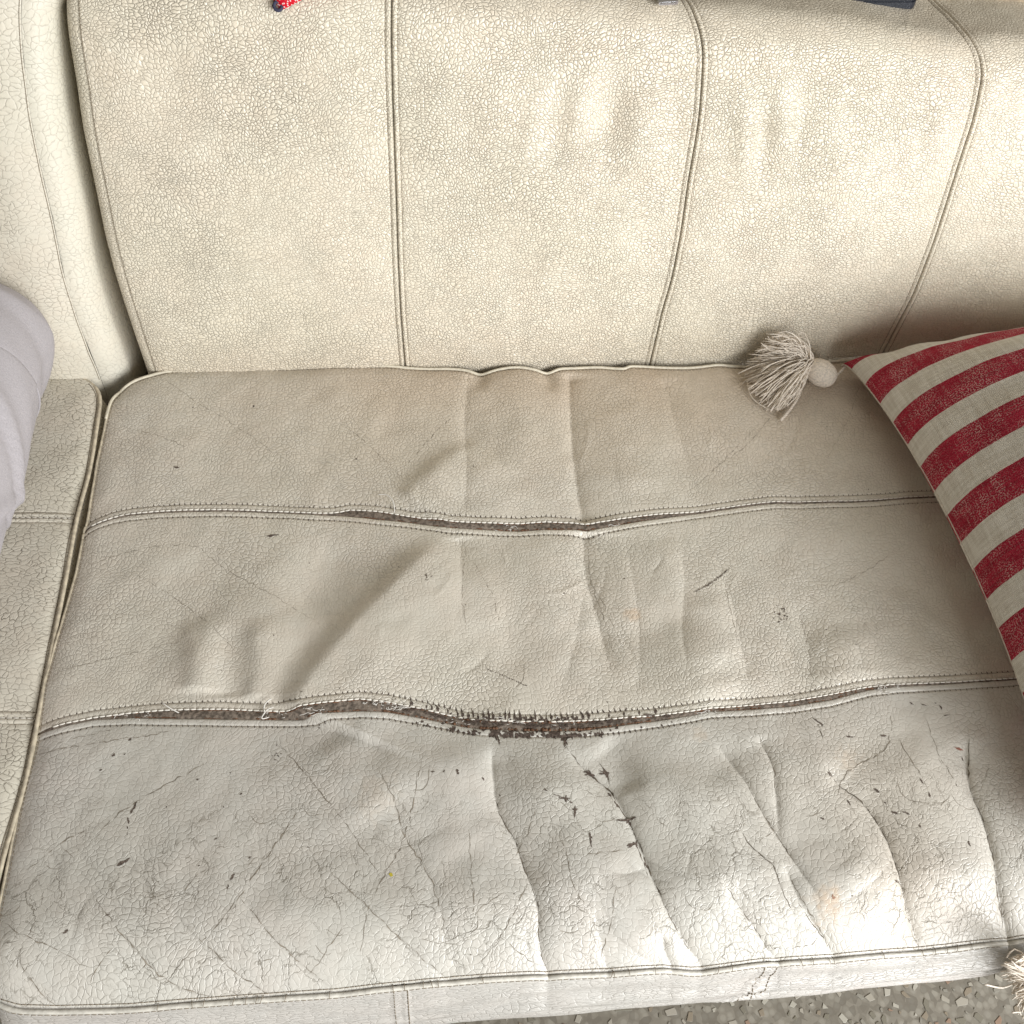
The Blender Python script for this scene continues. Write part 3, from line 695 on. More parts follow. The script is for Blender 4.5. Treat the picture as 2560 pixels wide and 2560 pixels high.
# white cord along the lip of the upper panels
for c, r0, r1, wav in ((s1u, -.312, .60, 1), (s2u, -.312, .62, 1)):
    C_ = resample(cutx(c, .66), 900); C_ = C_[(C_[:, 0] > r0) & (C_[:, 0] < r1)]; C_[:, 1] += .0002
    P, T = arc_points(C_, .0056, .03)
    for k in range(len(P)-1):
        x = P[k][0]
        if c is s2u and .00 < x < .13 and rng.random() < .55: continue
        seg = P[k]+(P[k+1]-P[k])*np.linspace(.04, .93, 5)[:, None]
        rr = .00085*np.array([.55, 1, 1.05, 1, .6])*(.8 if x > .3 else 1)
        cord.tube(SP(seg, .0012), rr, 6)
tag(cord.build('white_cord', m_thread_l, seat), kind='stuff')
# loose fibres curling out of the splits
def curl(mb, px, py, n=9, size=.010, r=.00022, lift=.004):
    p = px2((px, py)); P = [np.array([p[0], p[1], float(seat_h(p[0], p[1])[0])-.001])]; a = rng.uniform(0, 6.28)
    for k in range(n):
        a += rng.normal(0, .8); P.append(P[-1]+np.array([math.cos(a)*size/n, math.sin(a)*size/n*.5, lift/n*(1 if k < n/2 else -1)]))
    mb.tube(spline(np.array(P), 22), r, 4)
for px, py, m in ((980, 1768, 26), (940, 1762, 14), (1290, 1802, 10), (1150, 1800, 14), (680, 1782, 9), (340, 1785, 8), (1260, 1316, 8), (1540, 1305, 6), (2210, 1722, 10), (1770, 1776, 8), (1240, 1806, 8), (1400, 1806, 12), (800, 1782, 8)):
    for _ in range(m): curl(fuzz, px+rng.normal(0, 16), py+rng.normal(0, 4), size=rng.uniform(.008, .020), r=.0003)
for path in ([(986, 1285), (984, 1262), (968, 1245), (945, 1241)], [(450, 1782), (430, 1775), (412, 1765), (405, 1755)], [(660, 1785), (662, 1768), (674, 1756), (680, 1752)], [(672, 1790), (655, 1798), (668, 1778), (684, 1770)]):
    XY = np.array([px2(p) for p in path]); Z = seat_h(XY[:, 0], XY[:, 1])+np.array([.0, .004, .005, .003]); fuzz.tube(spline(np.c_[XY, Z], 26), .0006, 5)
tag(fuzz.build('loose_fibre', m_fuzz, seat), kind='stuff')

# front seam stitch line and the welt's tacks
mb = MB(); C_ = resample(cutx(front_c, .62), 900); C_[:, 1] += .0016
P, T = arc_points(C_, .0042)
for k in range(len(P)-1): mb.tube(SP(P[k]+(P[k+1]-P[k])*np.linspace(.05, .95, 4)[:, None], .0001), .00042, 4)
C_ = resample(frw, 900); 
for k in range(0, 898, 4):
    if C_[k, 0] > .6: break
    q = C_[k:k+4].copy(); q[:, 1] -= .0024; q[:, 2] -= .0010; mb.tube(q, .0003, 4)
for _ in range(36):
    k = rng.integers(0, 800); q = frw[k]; a = np.array([rng.normal(0, .0004), -.001, .0])
    ang = np.linspace(.5, 2.4, 5); P_ = np.array([q+np.array([a[0]*j, -.0036*math.cos(t)*-1*-1, .0036*math.sin(t)]) for j, t in enumerate(ang)]); mb.tube(P_, .00028, 4)
tag(mb.build('seam_stitching', m_thread, seat), kind='stuff')
# twin seams on the front band
mb = MB()
bandP = front_band()[0]
for pxs, lean in ((1000, 0), (1935, -.022)):
    for off in (-.0055, .0055):
        pts = []
        for k in range(3, 58):
            x = fc_x(pxs)+off+lean*(k/59)*1.0*(1 if lean else 0)
            i = np.argmin(np.abs(bandP[k, :, 0]-x)); pts.append(bandP[k, i]+np.array([x-bandP[k, i, 0], -.0002, .0]))
        pts = np.array(pts); n = int(length(pts)/.004)
        R_ = resample(pts, n*3)
        for j in range(n): mb.tube(R_[j*3:j*3+3], .0005, 4)
tag(mb.build('band_stitching', m_thread, seat), kind='stuff')

# traced cracks, thin ribbons of dirt with a ragged width
def ribbon(mb, px, w=.0006, jit=.0005, step=.0012, up=.00022):
    C_ = spline(np.array([px2(p) for p in px]), 60); n = max(6, int(length(C_)/step)); C_ = resample(C_, n)
    T = np.gradient(C_, axis=0); T /= np.linalg.norm(T, axis=1)[:, None]+1e-12; N = np.stack([-T[:, 1], T[:, 0]], 1)
    sd = rng.integers(60, 90)
    C_ = C_+N*(jit*vnoise(np.arange(n)*step, np.zeros(n), .004, int(sd)))[:, None]
    ww = w*np.clip(np.sin(np.linspace(0.05, math.pi-.05, n))**.5, .1, 1)*np.clip(.55+.75*vnoise(np.arange(n)*step, np.ones(n), .003, int(sd)+1), .0, 1.3)
    A, B = C_+N*ww[:, None]/2, C_-N*ww[:, None]/2
    V = np.vstack([SP(A, up), SP(B, up)]); mb.add(V, [(i, i+1, n+i+1, n+i) for i in range(n-1)])
crk, crl = MB(), MB()
DK = [([(1412, 1830), (1413, 1862), (1434, 1890), (1454, 1916), (1490, 1945), (1529, 1977), (1540, 2000), (1575, 2056), (1600, 2110)], .0011),
      ([(1596, 2095), (1622, 2163), (1650, 2220), (1668, 2266), (1700, 2325), (1729, 2373)], .0009), ([(1590, 2110), (1608, 2145), (1622, 2185)], .0010), ([(1500, 1905), (1520, 1935), (1525, 1960)], .0009),
      ([(1240, 1990), (1250, 2032), (1270, 2070), (1286, 2093), (1310, 2160), (1324, 2196), (1340, 2240), (1347, 2266), (1350, 2350), (1360, 2400), (1370, 2424)], .0008),
      ([(2424, 1846), (2433, 1963), (2466, 2047), (2494, 2149), (2503, 2219), (2517, 2284), (2512, 2330)], .0009), ([(2494, 2170), (2505, 2250), (2518, 2300)], .0013),
      ([(2056, 1902), (2075, 1935), (2102, 1963), (2163, 2009), (2210, 2079), (2247, 2168), (2270, 2266), (2294, 2335)], .0008),
      ([(1880, 1985), (1912, 2037), (1958, 2103), (1990, 2150)], .0008), ([(2000, 2255), (2023, 2290), (2060, 2340), (2085, 2375)], .0008), ([(2060, 1870), (2055, 1840), (2045, 1810)], .0006),
      ([(1842, 2065), (1879, 2116), (1935, 2163), (1960, 2230), (1990, 2290)], .0007), ([(1814, 2214), (1846, 2256), (1885, 2310), (1921, 2368)], .0007)]
for p, w in DK: ribbon(crk, p, w*1.35, .0007)
LT = [[(950, 1930), (988, 2009), (1012, 2089), (1072, 2186), (1109, 2298), (1133, 2387)], [(830, 2182), (923, 2270), (1016, 2359), (1119, 2447)], [(1060, 1890), (1015, 2080), (960, 2190), (925, 2260), (900, 2380)],
      [(587, 2228), (652, 2307), (720, 2380), (792, 2442)], [(475, 2326), (582, 2424), (675, 2489)], [(233, 2242), (326, 2359), (419, 2452), (536, 2498)], [(37, 2387), (93, 2475), (140, 2512)],
      [(1893, 1832), (1930, 1912), (1940, 1986)], [(1860, 1949), (1912, 2037), (1958, 2103), (2014, 2186)], [(1977, 2186), (2023, 2270), (2075, 2363)], [(2090, 1990), (2120, 1930), (2205, 1880), (2225, 1840), (2228, 1790)],
      [(2310, 1790), (2330, 1850), (2350, 1900), (2390, 1960)], [(2250, 1850), (2270, 1900), (2300, 1950), (2318, 1992)], [(1324, 2196), (1290, 2270), (1250, 2340), (1200, 2410)], [(1250, 2340), (1300, 2380), (1350, 2420)],
      [(1540, 2210), (1530, 2300), (1510, 2370), (1505, 2415)], [(1170, 2070), (1180, 2200), (1185, 2250), (1180, 2330)], [(1340, 2020), (1320, 2080), (1290, 2140)], [(1400, 2080), (1430, 2200), (1460, 2260)],
      [(1570, 2125), (1500, 2135), (1420, 2140)], [(700, 1860), (800, 1980), (880, 2080), (950, 2190)], [(860, 2310), (800, 2400), (770, 2440)], [(230, 2110), (290, 2040), (400, 1970), (520, 1905)], [(60, 2180), (150, 2110), (230, 2065)],
      [(80, 1880), (170, 1850), (330, 1810)], [(90, 1880), (300, 1850), (430, 1828)], [(600, 2230), (560, 2290), (520, 2340), (430, 2430)], [(560, 2310), (640, 2180), (760, 2010)], [(455, 2250), (480, 2200), (520, 2170)],
      [(200, 1420), (300, 1385), (420, 1365), (560, 1372)], [(330, 1430), (430, 1490), (520, 1560), (600, 1640)], [(480, 1350), (560, 1420), (700, 1500), (800, 1560)], [(130, 1680), (300, 1640), (480, 1600)],
      [(400, 940), (500, 1010), (600, 1070), (680, 1130)], [(300, 1060), (420, 1100), (560, 1170)], [(860, 1060), (930, 1120), (1000, 1190)], [(1160, 1010), (1080, 1090), (1000, 1180)],
      [(2150, 960), (2110, 1070), (2060, 1160)], [(2070, 1470), (2160, 1430), (2250, 1370)], [(1165, 1370), (1155, 1480), (1165, 1590)], [(1180, 1400), (1225, 1480), (1250, 1560)], [(1290, 1720), (1310, 1690), (1312, 1660)],
      [(1470, 1380), (1480, 1450), (1510, 1540), (1545, 1660)], [(1475, 1440), (1520, 1530), (1560, 1620)], [(1810, 1440), (1830, 1540), (1860, 1640)], [(2005, 1540), (2025, 1640), (2030, 1710)],
      [(1900, 1060), (1800, 1160), (1720, 1230)], [(1960, 1000), (1880, 1100), (1820, 1150)], [(0, 2300), (60, 2340), (150, 2380), (220, 2420)], [(300, 2350), (240, 2420), (225, 2460)]]
for p in LT: ribbon(crl, p, .00075 if np.mean([q[1] for q in p]) > 1850 else .00042, .0012)
for _ in range(170):     # short cracks of the dried finish, thickest near the front
    x0 = rng.uniform(0, 2500); y0 = rng.uniform(1850, 2440)**1.0
    if rng.random() > ((y0-1750)/700)**1.3: continue
    L = rng.uniform(25, 110); a = math.radians(rng.uniform(0, 180)); k = rng.uniform(-1.6, 1.6)
    pts = [(x0+math.cos(a+k*t)*L*t, y0+math.sin(a+k*t)*L*t) for t in (0, .33, .66, 1)]
    if max(q[1] for q in pts) > 2375 - (0) + max(0, (1500-x0))*.05: continue
    ribbon(crl, pts, rng.uniform(.0003, .0005), .0011)
tag(crk.build('crack', m_crack, seat, False), kind='stuff')
tag(crl.build('fine_crack', m_crack_l, seat, False), kind='stuff')

# ------------------------------------------------------------------ the back of the sofa
TH = .1995; RC = .045
def s_crest(x): return np.interp(x, [-.3, 0, .29, .57, 1.], [.372, .368, .338, .312, .29])
def prof(x, s, off=0.):
    """point on the back at distance s up its face; off lifts along the normal"""
    x, s, off = np.broadcast_arrays(np.asarray(x, float), np.asarray(s, float), np.asarray(off, float))
    s1 = s_crest(x); A = math.pi/2-TH+.05; a = np.clip((s-s1)/RC, 0, A); b = np.clip(s-s1-RC*A, 0, 9); t = np.minimum(s, s1)
    ct, st = math.cos(TH), math.sin(TH)
    y = st*t+RC*(np.sin(TH+a)*0+(np.cos(TH)-np.cos(TH+a))); z = ct*t+RC*(np.sin(TH+a)-np.sin(TH))
    y = y+b*np.sin(TH+A); z = z+b*np.cos(TH+A)
    nn = TH+a; ny, nz = -np.cos(nn), np.sin(nn)
    bul = .008*np.sin(math.pi*np.clip(s/s1, 0, 1)) - .03*np.clip(-s, 0, 1)**1.
    o = off+bul
    return np.stack([x, y+ny*o+.006, z+nz*o], -1)
def back_hit(px, py):
    r = ray(px, py); x = .2; ss = np.linspace(-.06, .75, 700)
    for _ in range(6):
        Q = prof(np.full(700, x), ss)
        # ray in the y-z plane
        f = (Q[:, 1]-CAM[1])*r[2]-(Q[:, 2]-CAM[2])*r[1]
        k = np.nonzero(np.sign(f[:-1]) != np.sign(f[1:]))[0]
        if not len(k): k = [int(np.argmin(np.abs(f[:-1])))]
        # nearest crossing
        ts = [(Q[j, 1]-CAM[1])/r[1] for j in k]; j = k[int(np.argmin(ts))]
        w = f[j]/(f[j]-f[j+1]+1e-15); w = min(max(w, 0), 1); s = ss[j]+(ss[j+1]-ss[j])*w; y = Q[j, 1]+(Q[j+1, 1]-Q[j, 1])*w
        x = CAM[0]+r[0]*(y-CAM[1])/r[1]
    return np.array([x, s])
def back_curve(px, lo=-.05, hi=.60):
    Q = np.array([back_hit(a, b) for a, b in px]); Q = Q[np.argsort(Q[:, 1])]
    S = np.linspace(lo, hi, 300)
    k0 = (Q[1, 0]-Q[0, 0])/(Q[1, 1]-Q[0, 1]+1e-9); k1 = (Q[-1, 0]-Q[-2, 0])/(Q[-1, 1]-Q[-2, 1]+1e-9)
    k0 = np.clip(k0, -.1, .1); k1 = np.clip(k1, -.2, .2)
    Q = np.vstack([[Q[0, 0]+k0*(lo-Q[0, 1]), lo], Q, [Q[-1, 0]+k1*(hi-Q[-1, 1]), hi]])
    X = np.interp(S, Q[:, 1], Q[:, 0]); ker = np.hanning(25); ker /= ker.sum()
    X = np.convolve(np.pad(X, 12, mode='edge'), ker, 'valid'); return S, X
SB, XL = back_curve([(193, 0), (198, 93), (219, 210), (233, 326), (261, 466), (289, 606), (326, 745), (373, 885)])
_, XA = back_curve([(979, 0), (978, 93), (981, 233), (986, 373), (991, 512), (995, 652), (1002, 792), (1011, 899)])
_, XB = back_curve([(1721, 0), (1749, 61), (1759, 116), (1758, 186), (1749, 303), (1722, 466), (1706, 582), (1682, 699), (1654, 792), (1629, 899)])
_, XC = back_curve([(2345, 0), (2387, 42), (2429, 93), (2452, 130), (2459, 163), (2454, 224), (2438, 298), (2405, 396), (2368, 512), (2321, 652), (2284, 745), (2219, 871)])
_, XQ = back_curve([(56, 0), (51, 47), (58, 140), (75, 280), (102, 419), (135, 559), (163, 699), (200, 815), (228, 885)])
BF = []
def bfold(px, A, wl, wr, kind='soft', t0=.5, t1=.5):
    if kind == 'soft' and A*A > 1.2:
        cy = sum(p[1] for p in px)/len(px); cx = sum(p[0] for p in px)/len(px); px = [(cx+(a-cx)*1.35, max(25, cy+18+(b-cy)*1.45)) for a, b in px]
    BF.append(Fold(np.array([back_hit(a, b) for a, b in px]), A*.001, wl*.001, wr*.001, kind, t0, t1))
for f in (([(1500, 130), (1455, 240), (1440, 380)], 3.2, 11, 13), ([(1400, 150), (1345, 260), (1320, 400)], 2.2, 12, 14), ([(1610, 170), (1600, 280), (1570, 420)], 2.6, 10, 13), ([(1550, 160), (1530, 260), (1500, 400)], -2.4, 10, 10),
          ([(1680, 150), (1690, 260), (1680, 420)], -2.0, 11, 11), ([(1850, 200), (1860, 320), (1850, 440)], 2.4, 10, 12), ([(1905, 220), (1905, 330), (1895, 430)], -2.2, 8, 8), ([(1955, 200), (1960, 310), (1950, 400)], 2.2, 9, 12),
          ([(2000, 200), (2000, 300), (1990, 380)], -1.8, 7, 7), ([(2060, 200), (2080, 320), (2070, 430)], 1.6, 12, 16), ([(2310, 220), (2305, 330), (2290, 430)], -1.4, 8, 8), ([(1290, 140), (1240, 260), (1200, 380)], 1.8, 16, 18),
          ([(1100, 60), (1250, 90), (1400, 100)], -1.6, 12, 12), ([(900, 60), (880, 200), (860, 380)], 1.0, 30, 30), ([(1280, 420), (1350, 500), (1330, 620)], 2.0, 40, 40), ([(260, 60), (300, 160), (330, 300)], 1.2, 20, 24),
          ([(1560, 440), (1620, 520), (1640, 640)], -1.6, 30, 30), ([(2150, 380), (2100, 520), (2020, 680)], 2.0, 45, 45)): bfold(f[0], f[1]*1.6, f[2]*1.2, f[3]*1.2, *f[4:])
for _ in range(26):
    x0 = rng.uniform(200, 2500); y0 = rng.uniform(10, 230); L_ = rng.uniform(60, 170); a_ = math.radians(rng.uniform(75, 105) if x0 > 900 else rng.uniform(95, 130)); 
    bfold([(x0, y0), (x0+math.cos(a_)*L_*.5, y0+math.sin(a_)*L_*.5), (x0+math.cos(a_+.15)*L_, y0+math.sin(a_+.15)*L_)], rng.choice([-1, 1])*rng.uniform(.25, .6), 3.5, 4.5, 'crease', .5, .5)
def back_off(X, S):
    H = np.zeros_like(X)
    for f in BF: f.add(X, S, H)
    H += .0016*vnoise(X, S, .09, 71)+.0007*vnoise(X, S, .03, 72)+.00025*vnoise(X, S, .011, 73)
    for C_ in (XA, XB, XC):
        d = np.abs(X-np.interp(S, SB, C_)); H += .0011*np.sin(math.pi*np.clip(d/.0058*.8+.2, 0, 1))*(d < .0058)-.0008*np.exp(-((d-.0056)/.0009)**2)-.0026*np.exp(-(d/.0009)**2)-.0035*np.exp(-d/.03)
    dl = np.abs(X-np.interp(S, SB, XL)); H -= .0022*np.exp(-dl/.012)+.0006*np.exp(-((dl-.0)/.001)**2)
    return H
def back_panel(xa, xb, mat, parent, nu, ns=300, s0=-.045, s1=.58):
    S = np.linspace(s0, s1, ns); A = np.interp(S, SB, xa); B = np.interp(S, SB, xb); u = evenv(nu)[None, :]
    X = A[:, None]*(1-u)+B[:, None]*u; SS = np.broadcast_to(S[:, None], X.shape).copy(); H = back_off(X, SS)
    P = prof(X, SS, H)
    g = np.zeros_like(X)
    for C_ in (XA, XB, XC): d = np.abs(X-np.interp(SS, SB, C_)); g = np.maximum(g, .75*np.exp(-(d/.0007)**2))
    cz = s_crest(X); up = np.clip((SS-cz-.01)/.03, 0, 1); low = np.clip(1-SS/.05, 0, 1)
    tan = .18*low+.16*up+.22*np.exp(-((SS-cz-.005)/.018)**2)*(X > .3)*np.clip(.6+vnoise(X, SS, .03, 75), 0, 1)  # more tan at the foot, past the crest and along its right part
    rub = np.clip(.12+.35*vnoise(X, SS, .09, 76), 0, 1)
    rub = np.maximum(rub, .45*up); rub = np.where(X > np.interp(SS, SB, XC), np.maximum(rub, .30), rub)
    return grid_mesh('back_panel', P, np.dstack([X, SS]), mat, parent, np.dstack([g, np.clip(tan, 0, 1), rub]), flip=False)
# left rolled edge and side of the back cushion
def side_roll(xe, sign, r, depth, mat, name, parent, s0=-.045, s1=.58, ns=200, bulge=0.):
    S = np.linspace(s0, s1, ns); A = np.interp(S, SB, xe); cols = []
    for a in np.linspace(0, math.pi/2, 12): cols.append((r*math.sin(a), -r*(1-math.cos(a))*1.0))
    for t in np.linspace(.08, 1, 10): cols.append((r+bulge*math.sin(math.pi*min(1, t*1.5))*1., -r-t*depth))
    P = np.zeros((ns, len(cols), 3)); UV = np.zeros((ns, len(cols), 2)); base = back_off(A, S)-.0004
    L = 0; pv = cols[0]
    for k, (dx, do) in enumerate(cols):
        L += math.hypot(dx-pv[0], do-pv[1]); pv = (dx, do)
        # sink along the fixed face normal so the side stays tidy round the crest
        Q = prof(A+sign*dx, S, base+np.maximum(do, -.035))
        Q[:, 1] += -np.minimum(do+.035, 0)
        P[:, k] = Q; UV[:, k] = np.stack([A*0+2+L, S], 1)
    C = np.zeros(P.shape); C[..., 2] = .25
    return grid_mesh(name, P, UV, mat, parent, C, flip=(sign < 0))
back = side_roll(XL, -1, .0125, .16, m_back, 'back_cushion', sofa)
XR = np.full(300, .98)
for a, b, nu in ((XL, XA, 220), (XA, XB, 220), (XB, XC, 220), (XC, XR, 260)): back_panel(a, b, m_back, back, nu)
def back_stitch(mb, xc, dx, s0=-.02, s1=.56, pitch=.0047, r=.00042, slant=.0005):
    S = np.arange(s0, s1, pitch); 
    for s in S:
        q = np.linspace(s+.0003, s+pitch*.93, 4); x = np.interp(q, SB, xc)+dx+slant*np.linspace(-.6, .6, 4)
        mb.tube(prof(x, q, back_off(x, q)+.00005), r, 4)
mb = MB()
for xc in (XA, XB, XC):
    for dx in (-.0056, .0056): back_stitch(mb, xc, dx)
back_stitch(mb, XL, .0012, s0=0., slant=.0004, r=.00034)
tag(mb.build('stitching', m_thread, back), kind='stuff')
# ---- left section
lback = side_roll(XQ, 1, .028, .17, m_left, 'back_cushion', sofa, bulge=.006)
def left_off(X, S): 
    d = np.clip(np.interp(S, SB, XQ)-X, 0, 1); return .0016*vnoise(X, S, .07, 81)+.0008*vnoise(X, S, .022, 82)-.0030*np.exp(-d/.014)+.0030-.0012*np.exp(-((d-.0016)/.0012)**2)+.004*np.exp(-((d-.03)/.03)**2)
S = np.linspace(-.045, .58, 240); xr = np.interp(S, SB, XQ); u = np.linspace(0, 1, 200)[None]
X = (-1.0)*(1-u)+xr[:, None]*u; SS = np.broadcast_to(S[:, None], X.shape).copy(); P = prof(X, SS, left_off(X, SS))
C = np.zeros(P.shape); C[..., 1] = .10; C[..., 2] = np.clip(.1+.3*vnoise(X, SS, .06, 83), 0, 1)
grid_mesh('back_panel', P, np.dstack([X+3, SS]), m_left, lback, C)
mb = MB()
for s in np.arange(-.01, .56, .0047):
    q = np.linspace(s, s+.0044, 4); x = np.interp(q, SB, XQ)-.0016; mb.tube(prof(x, q, left_off(x, q)+.0009), .0005, 4)
tag(mb.build('stitching', m_thread, lback), kind='stuff')

LP = [(-60, 2420), (0, 2160), (60, 1950), (90, 1800), (120, 1650), (160, 1450), (190, 1290), (222, 1170), (240, 1060), (248, 1000), (240, 968), (215, 948), (180, 942), (110, 935), (-200, 926)]
lp = np.array([hit(a, b, lambda x, y: -.002)[:2] for a, b in LP])
lps = spline(lp, 500)
redge = lp[:10]                                         # the right edge, front to back
def lseat_h(X, Y):
    xe = np.interp(Y, redge[:, 1], redge[:, 0]); d = np.clip(xe-X, 0, 1); db = np.clip(lp[-1, 1]-Y, 0, 1)
    H = -.002-.006*np.exp(-d/.010)-.004*np.exp(-db/.012)+.0012*vnoise(X, Y, .06, 91)+.0006*vnoise(X, Y, .02, 92)
    cr = np.hypot(np.clip(.03-d, 0, 1), np.clip(.03-db, 0, 1)); H -= .08*np.clip(cr-.018, 0, 1)
    for sy in LSY:
        dd = np.abs(Y-sy-.02*(X+.36)*-1); H += .0010*np.sin(math.pi*np.clip(dd/.006*.8+.2, 0, 1))*(dd < .006)-.0009*np.exp(-((dd-.006)/.001)**2)-.0022*np.exp(-(dd/.001)**2)-.002*np.exp(-dd/.02)
    return H
LSY = [hit(110, 1287, lambda x, y: 0.)[1], hit(30, 1787, lambda x, y: 0.)[1]]
# body of the left seat: its right side boxing
E = resample(lps[:int(500*.74)], 240); v = np.linspace(0, 1, 14); P = np.zeros((14, 240, 3))
for k, t in enumerate(v):
    P[k, :, 0] = E[:, 0]+.007*math.sin(math.pi*min(1, t*1.3)); P[k, :, 1] = E[:, 1]; P[k, :, 2] = -.0075-.125*t
lseat = grid_mesh('seat_cushion', P, np.dstack([P[..., 1]+4, P[..., 2]]), m_seat_left, sofa, np.zeros(P.shape), flip=True)
ys = [lp[0, 1], LSY[1], LSY[0], lp[9, 1]+.0]
for a, b in ((ys[0]-.12, ys[1]), (ys[1], ys[2]), (ys[2], lp[-1, 1]+.001)):
    n = 200; V = np.linspace(0, 1, n); Y = a+(b-a)*V
    ry, rx = lps[:, 1], lps[:, 0]; xe = []
    for y in Y:
        m = np.nonzero(ry >= y)[0]
        if y <= ry[0]: xe.append(rx[0]); continue
        k = m[0] if len(m) else np.argmax(ry); xe.append(rx[k])
    xe = np.array(xe); u = np.linspace(0, 1, 260)[None]**.8; X = -.95*(1-u)+xe[:, None]*u; YY = np.broadcast_to(Y[:, None], X.shape).copy()
    P = np.dstack([X, YY, lseat_h(X, YY)]); d = np.minimum(np.abs(YY-LSY[0]), np.abs(YY-LSY[1]))
    C = np.zeros(P.shape); C[..., 0] = .4*np.exp(-(d/.0012)**2); C[..., 1] = .08; C[..., 2] = .05
    grid_mesh('seat_panel', P, np.dstack([X+6, YY]), m_seat_left, lseat, C)
P = np.c_[lps, -.0060*np.ones(500)]; pipe(P, .0020, 'piping', m_pipe_old, lseat)
mb = MB()
for sy in LSY:
    for dy in (-.006, .006):
        X = np.arange(-.50, np.interp(sy, redge[:, 1], redge[:, 0])-.003, .0052)
        for x in X:
            q = np.linspace(x, x+.0046, 4); y = sy+dy-.02*(q+.36); mb.tube(np.c_[q, y, lseat_h(q, y)+.0001], .0004, 4)
inner = lps.copy(); inner[:, 0] -= .004
for k in range(0, 380, 2): 
    q = inner[k:k+3]
    if len(q) > 2: mb.tube(np.c_[q[:, 0], q[:, 1], lseat_h(q[:, 0], q[:, 1])+.0002], .0004, 4)
tag(mb.build('stitching', m_thread, lseat), kind='stuff')
mb = MB()
for sy in LSY:
    xs = np.arange(-.50, np.interp(sy, redge[:, 1], redge[:, 0])-.004, .0057)
    for x in xs:
        q = np.linspace(x, x+.0050, 4); y = sy-.02*(q+.36); mb.tube(np.c_[q, y, lseat_h(q, y)+.0012], .0008*np.array([.6, 1, 1, .6]), 6)
tag(mb.build('white_cord', m_thread_l, lseat), kind='stuff')

# sofa frame below and behind the cushions
def box(mb, x0, x1, y0, y1, z0, z1):
    V = [(x, y, z) for x in (x0, x1) for y in (y0, y1) for z in (z0, z1)]
    mb.add(V, [(0, 1, 3, 2), (4, 6, 7, 5), (0, 4, 5, 1), (2, 3, 7, 6), (0, 2, 6, 4), (1, 5, 7, 3)])
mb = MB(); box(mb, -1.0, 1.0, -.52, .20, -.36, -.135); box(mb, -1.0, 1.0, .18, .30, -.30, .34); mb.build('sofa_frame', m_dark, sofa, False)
for x in (-.9, .9):
    for y in (-.45, .22):
        mb = MB(); box(mb, x-.03, x+.03, y-.03, y+.03, -.43, -.361); mb.build('leg', m_hole, sofa, False)

# ------------------------------------------------------------------ striped pillow with tassels
pil = tag(empty('striped_pillow'), 'red and cream striped woven pillow with tasselled corners lying on the sofa seat', 'pillow')
K = np.array([.508, -.024]); e1 = np.array([.074, -1.]); LEN = .55; e1 = e1/np.linalg.norm(e1); e2 = np.array([-e1[1], e1[0]]); WID = .50
def fab():
    s = NT('striped_cotton'); uv = s.n('ShaderNodeTexCoord').outputs['UV']
    sx = s.n('ShaderNodeSeparateXYZ'); s.t.links.new(uv, sx.inputs[0]); U, V = sx.outputs[0], sx.outputs[1]
    wob = s.math('MULTIPLY', s.math('SUBTRACT', s.noise(s.vmath('MULTIPLY', uv, (40, 900, 1)), 1., 1.), .5), .0016)
    ph = s.math('DIVIDE', s.math('ADD', V, wob), .0635)
    tri = s.math('ABSOLUTE', s.math('SUBTRACT', s.math('FRACT', s.math('ADD', ph, .5)), .5))     # 0 at stripe centre
    red = s.math('LESS_THAN', tri, .262)
    def wav(vec, sc, ax):
        w = s.n('ShaderNodeTexWave', bands_direction=ax, i={'Vector': vec, 'Scale': sc, 'Distortion': .8, 'Detail': 1.}); return w.outputs[1]
    wx = wav(uv, 190., 'X'); wy = wav(uv, 210., 'Y')
    fl = s.rng(s.noise(s.vmath('MULTIPLY', uv, (1, 1.0, 1)), 680., 0.), .50, .60)
    slub = s.noise(s.vmath('MULTIPLY', uv, (260, 26, 1)), 1., 3.); slub2 = s.noise(s.vmath('MULTIPLY', uv, (30, 330, 1)), 1., 3.)
    cloud = s.noise(uv, 34., 3.)
    fm = s.math('MULTIPLY', fl, s.rng(s.math('ADD', s.math('MULTIPLY', cloud, .6), s.math('MULTIPLY', slub, .4)), .40, .62, .12, 1.))
    rc = s.mix(s.rng(slub2, .3, .7), (.30, .010, .030), (.47, .022, .055))
    rc = s.mix(s.math('MULTIPLY', fm, .82), rc, (.70, .42, .40))
    cc = s.mix(s.rng(s.math('ADD', s.math('MULTIPLY', slub, .5), s.math('MULTIPLY', slub2, .5)), .35, .65), (.72, .67, .585), (.93, .895, .82))
    cc = s.mix(s.math('MULTIPLY', s.math('SUBTRACT', 1., s.math('MAXIMUM', wx, wy)), .4), cc, (.44, .39, .32))
    c = s.mix(red, cc, rc)
    hgt = s.math('ADD', s.math('MULTIPLY', s.math('ADD', wx, wy), .5), s.math('ADD', slub, slub2))
    b = s.n('ShaderNodeBump', i={'Strength': .9, 'Distance': .0009, 'Height': hgt})
    s.set(Base_Color=c, Roughness=.9, Specular_IOR_Level=.15, Normal=b.outputs[0])
    return s.m
m_fab = fab(); m_fab2 = plain('cream_cotton', (.66, .60, .52), .9, .15, 0, 400, .15)
n = 280
a = np.linspace(0, 1, n); a = .2*a+.8*(.5-.5*np.cos(math.pi*a)); A_, B_ = np.meshgrid(a, a)
def f(t, p=2., q=.62): return np.clip(1-np.abs(2*t-1)**p, 0, 1)**q
ff = f(A_)*f(B_)
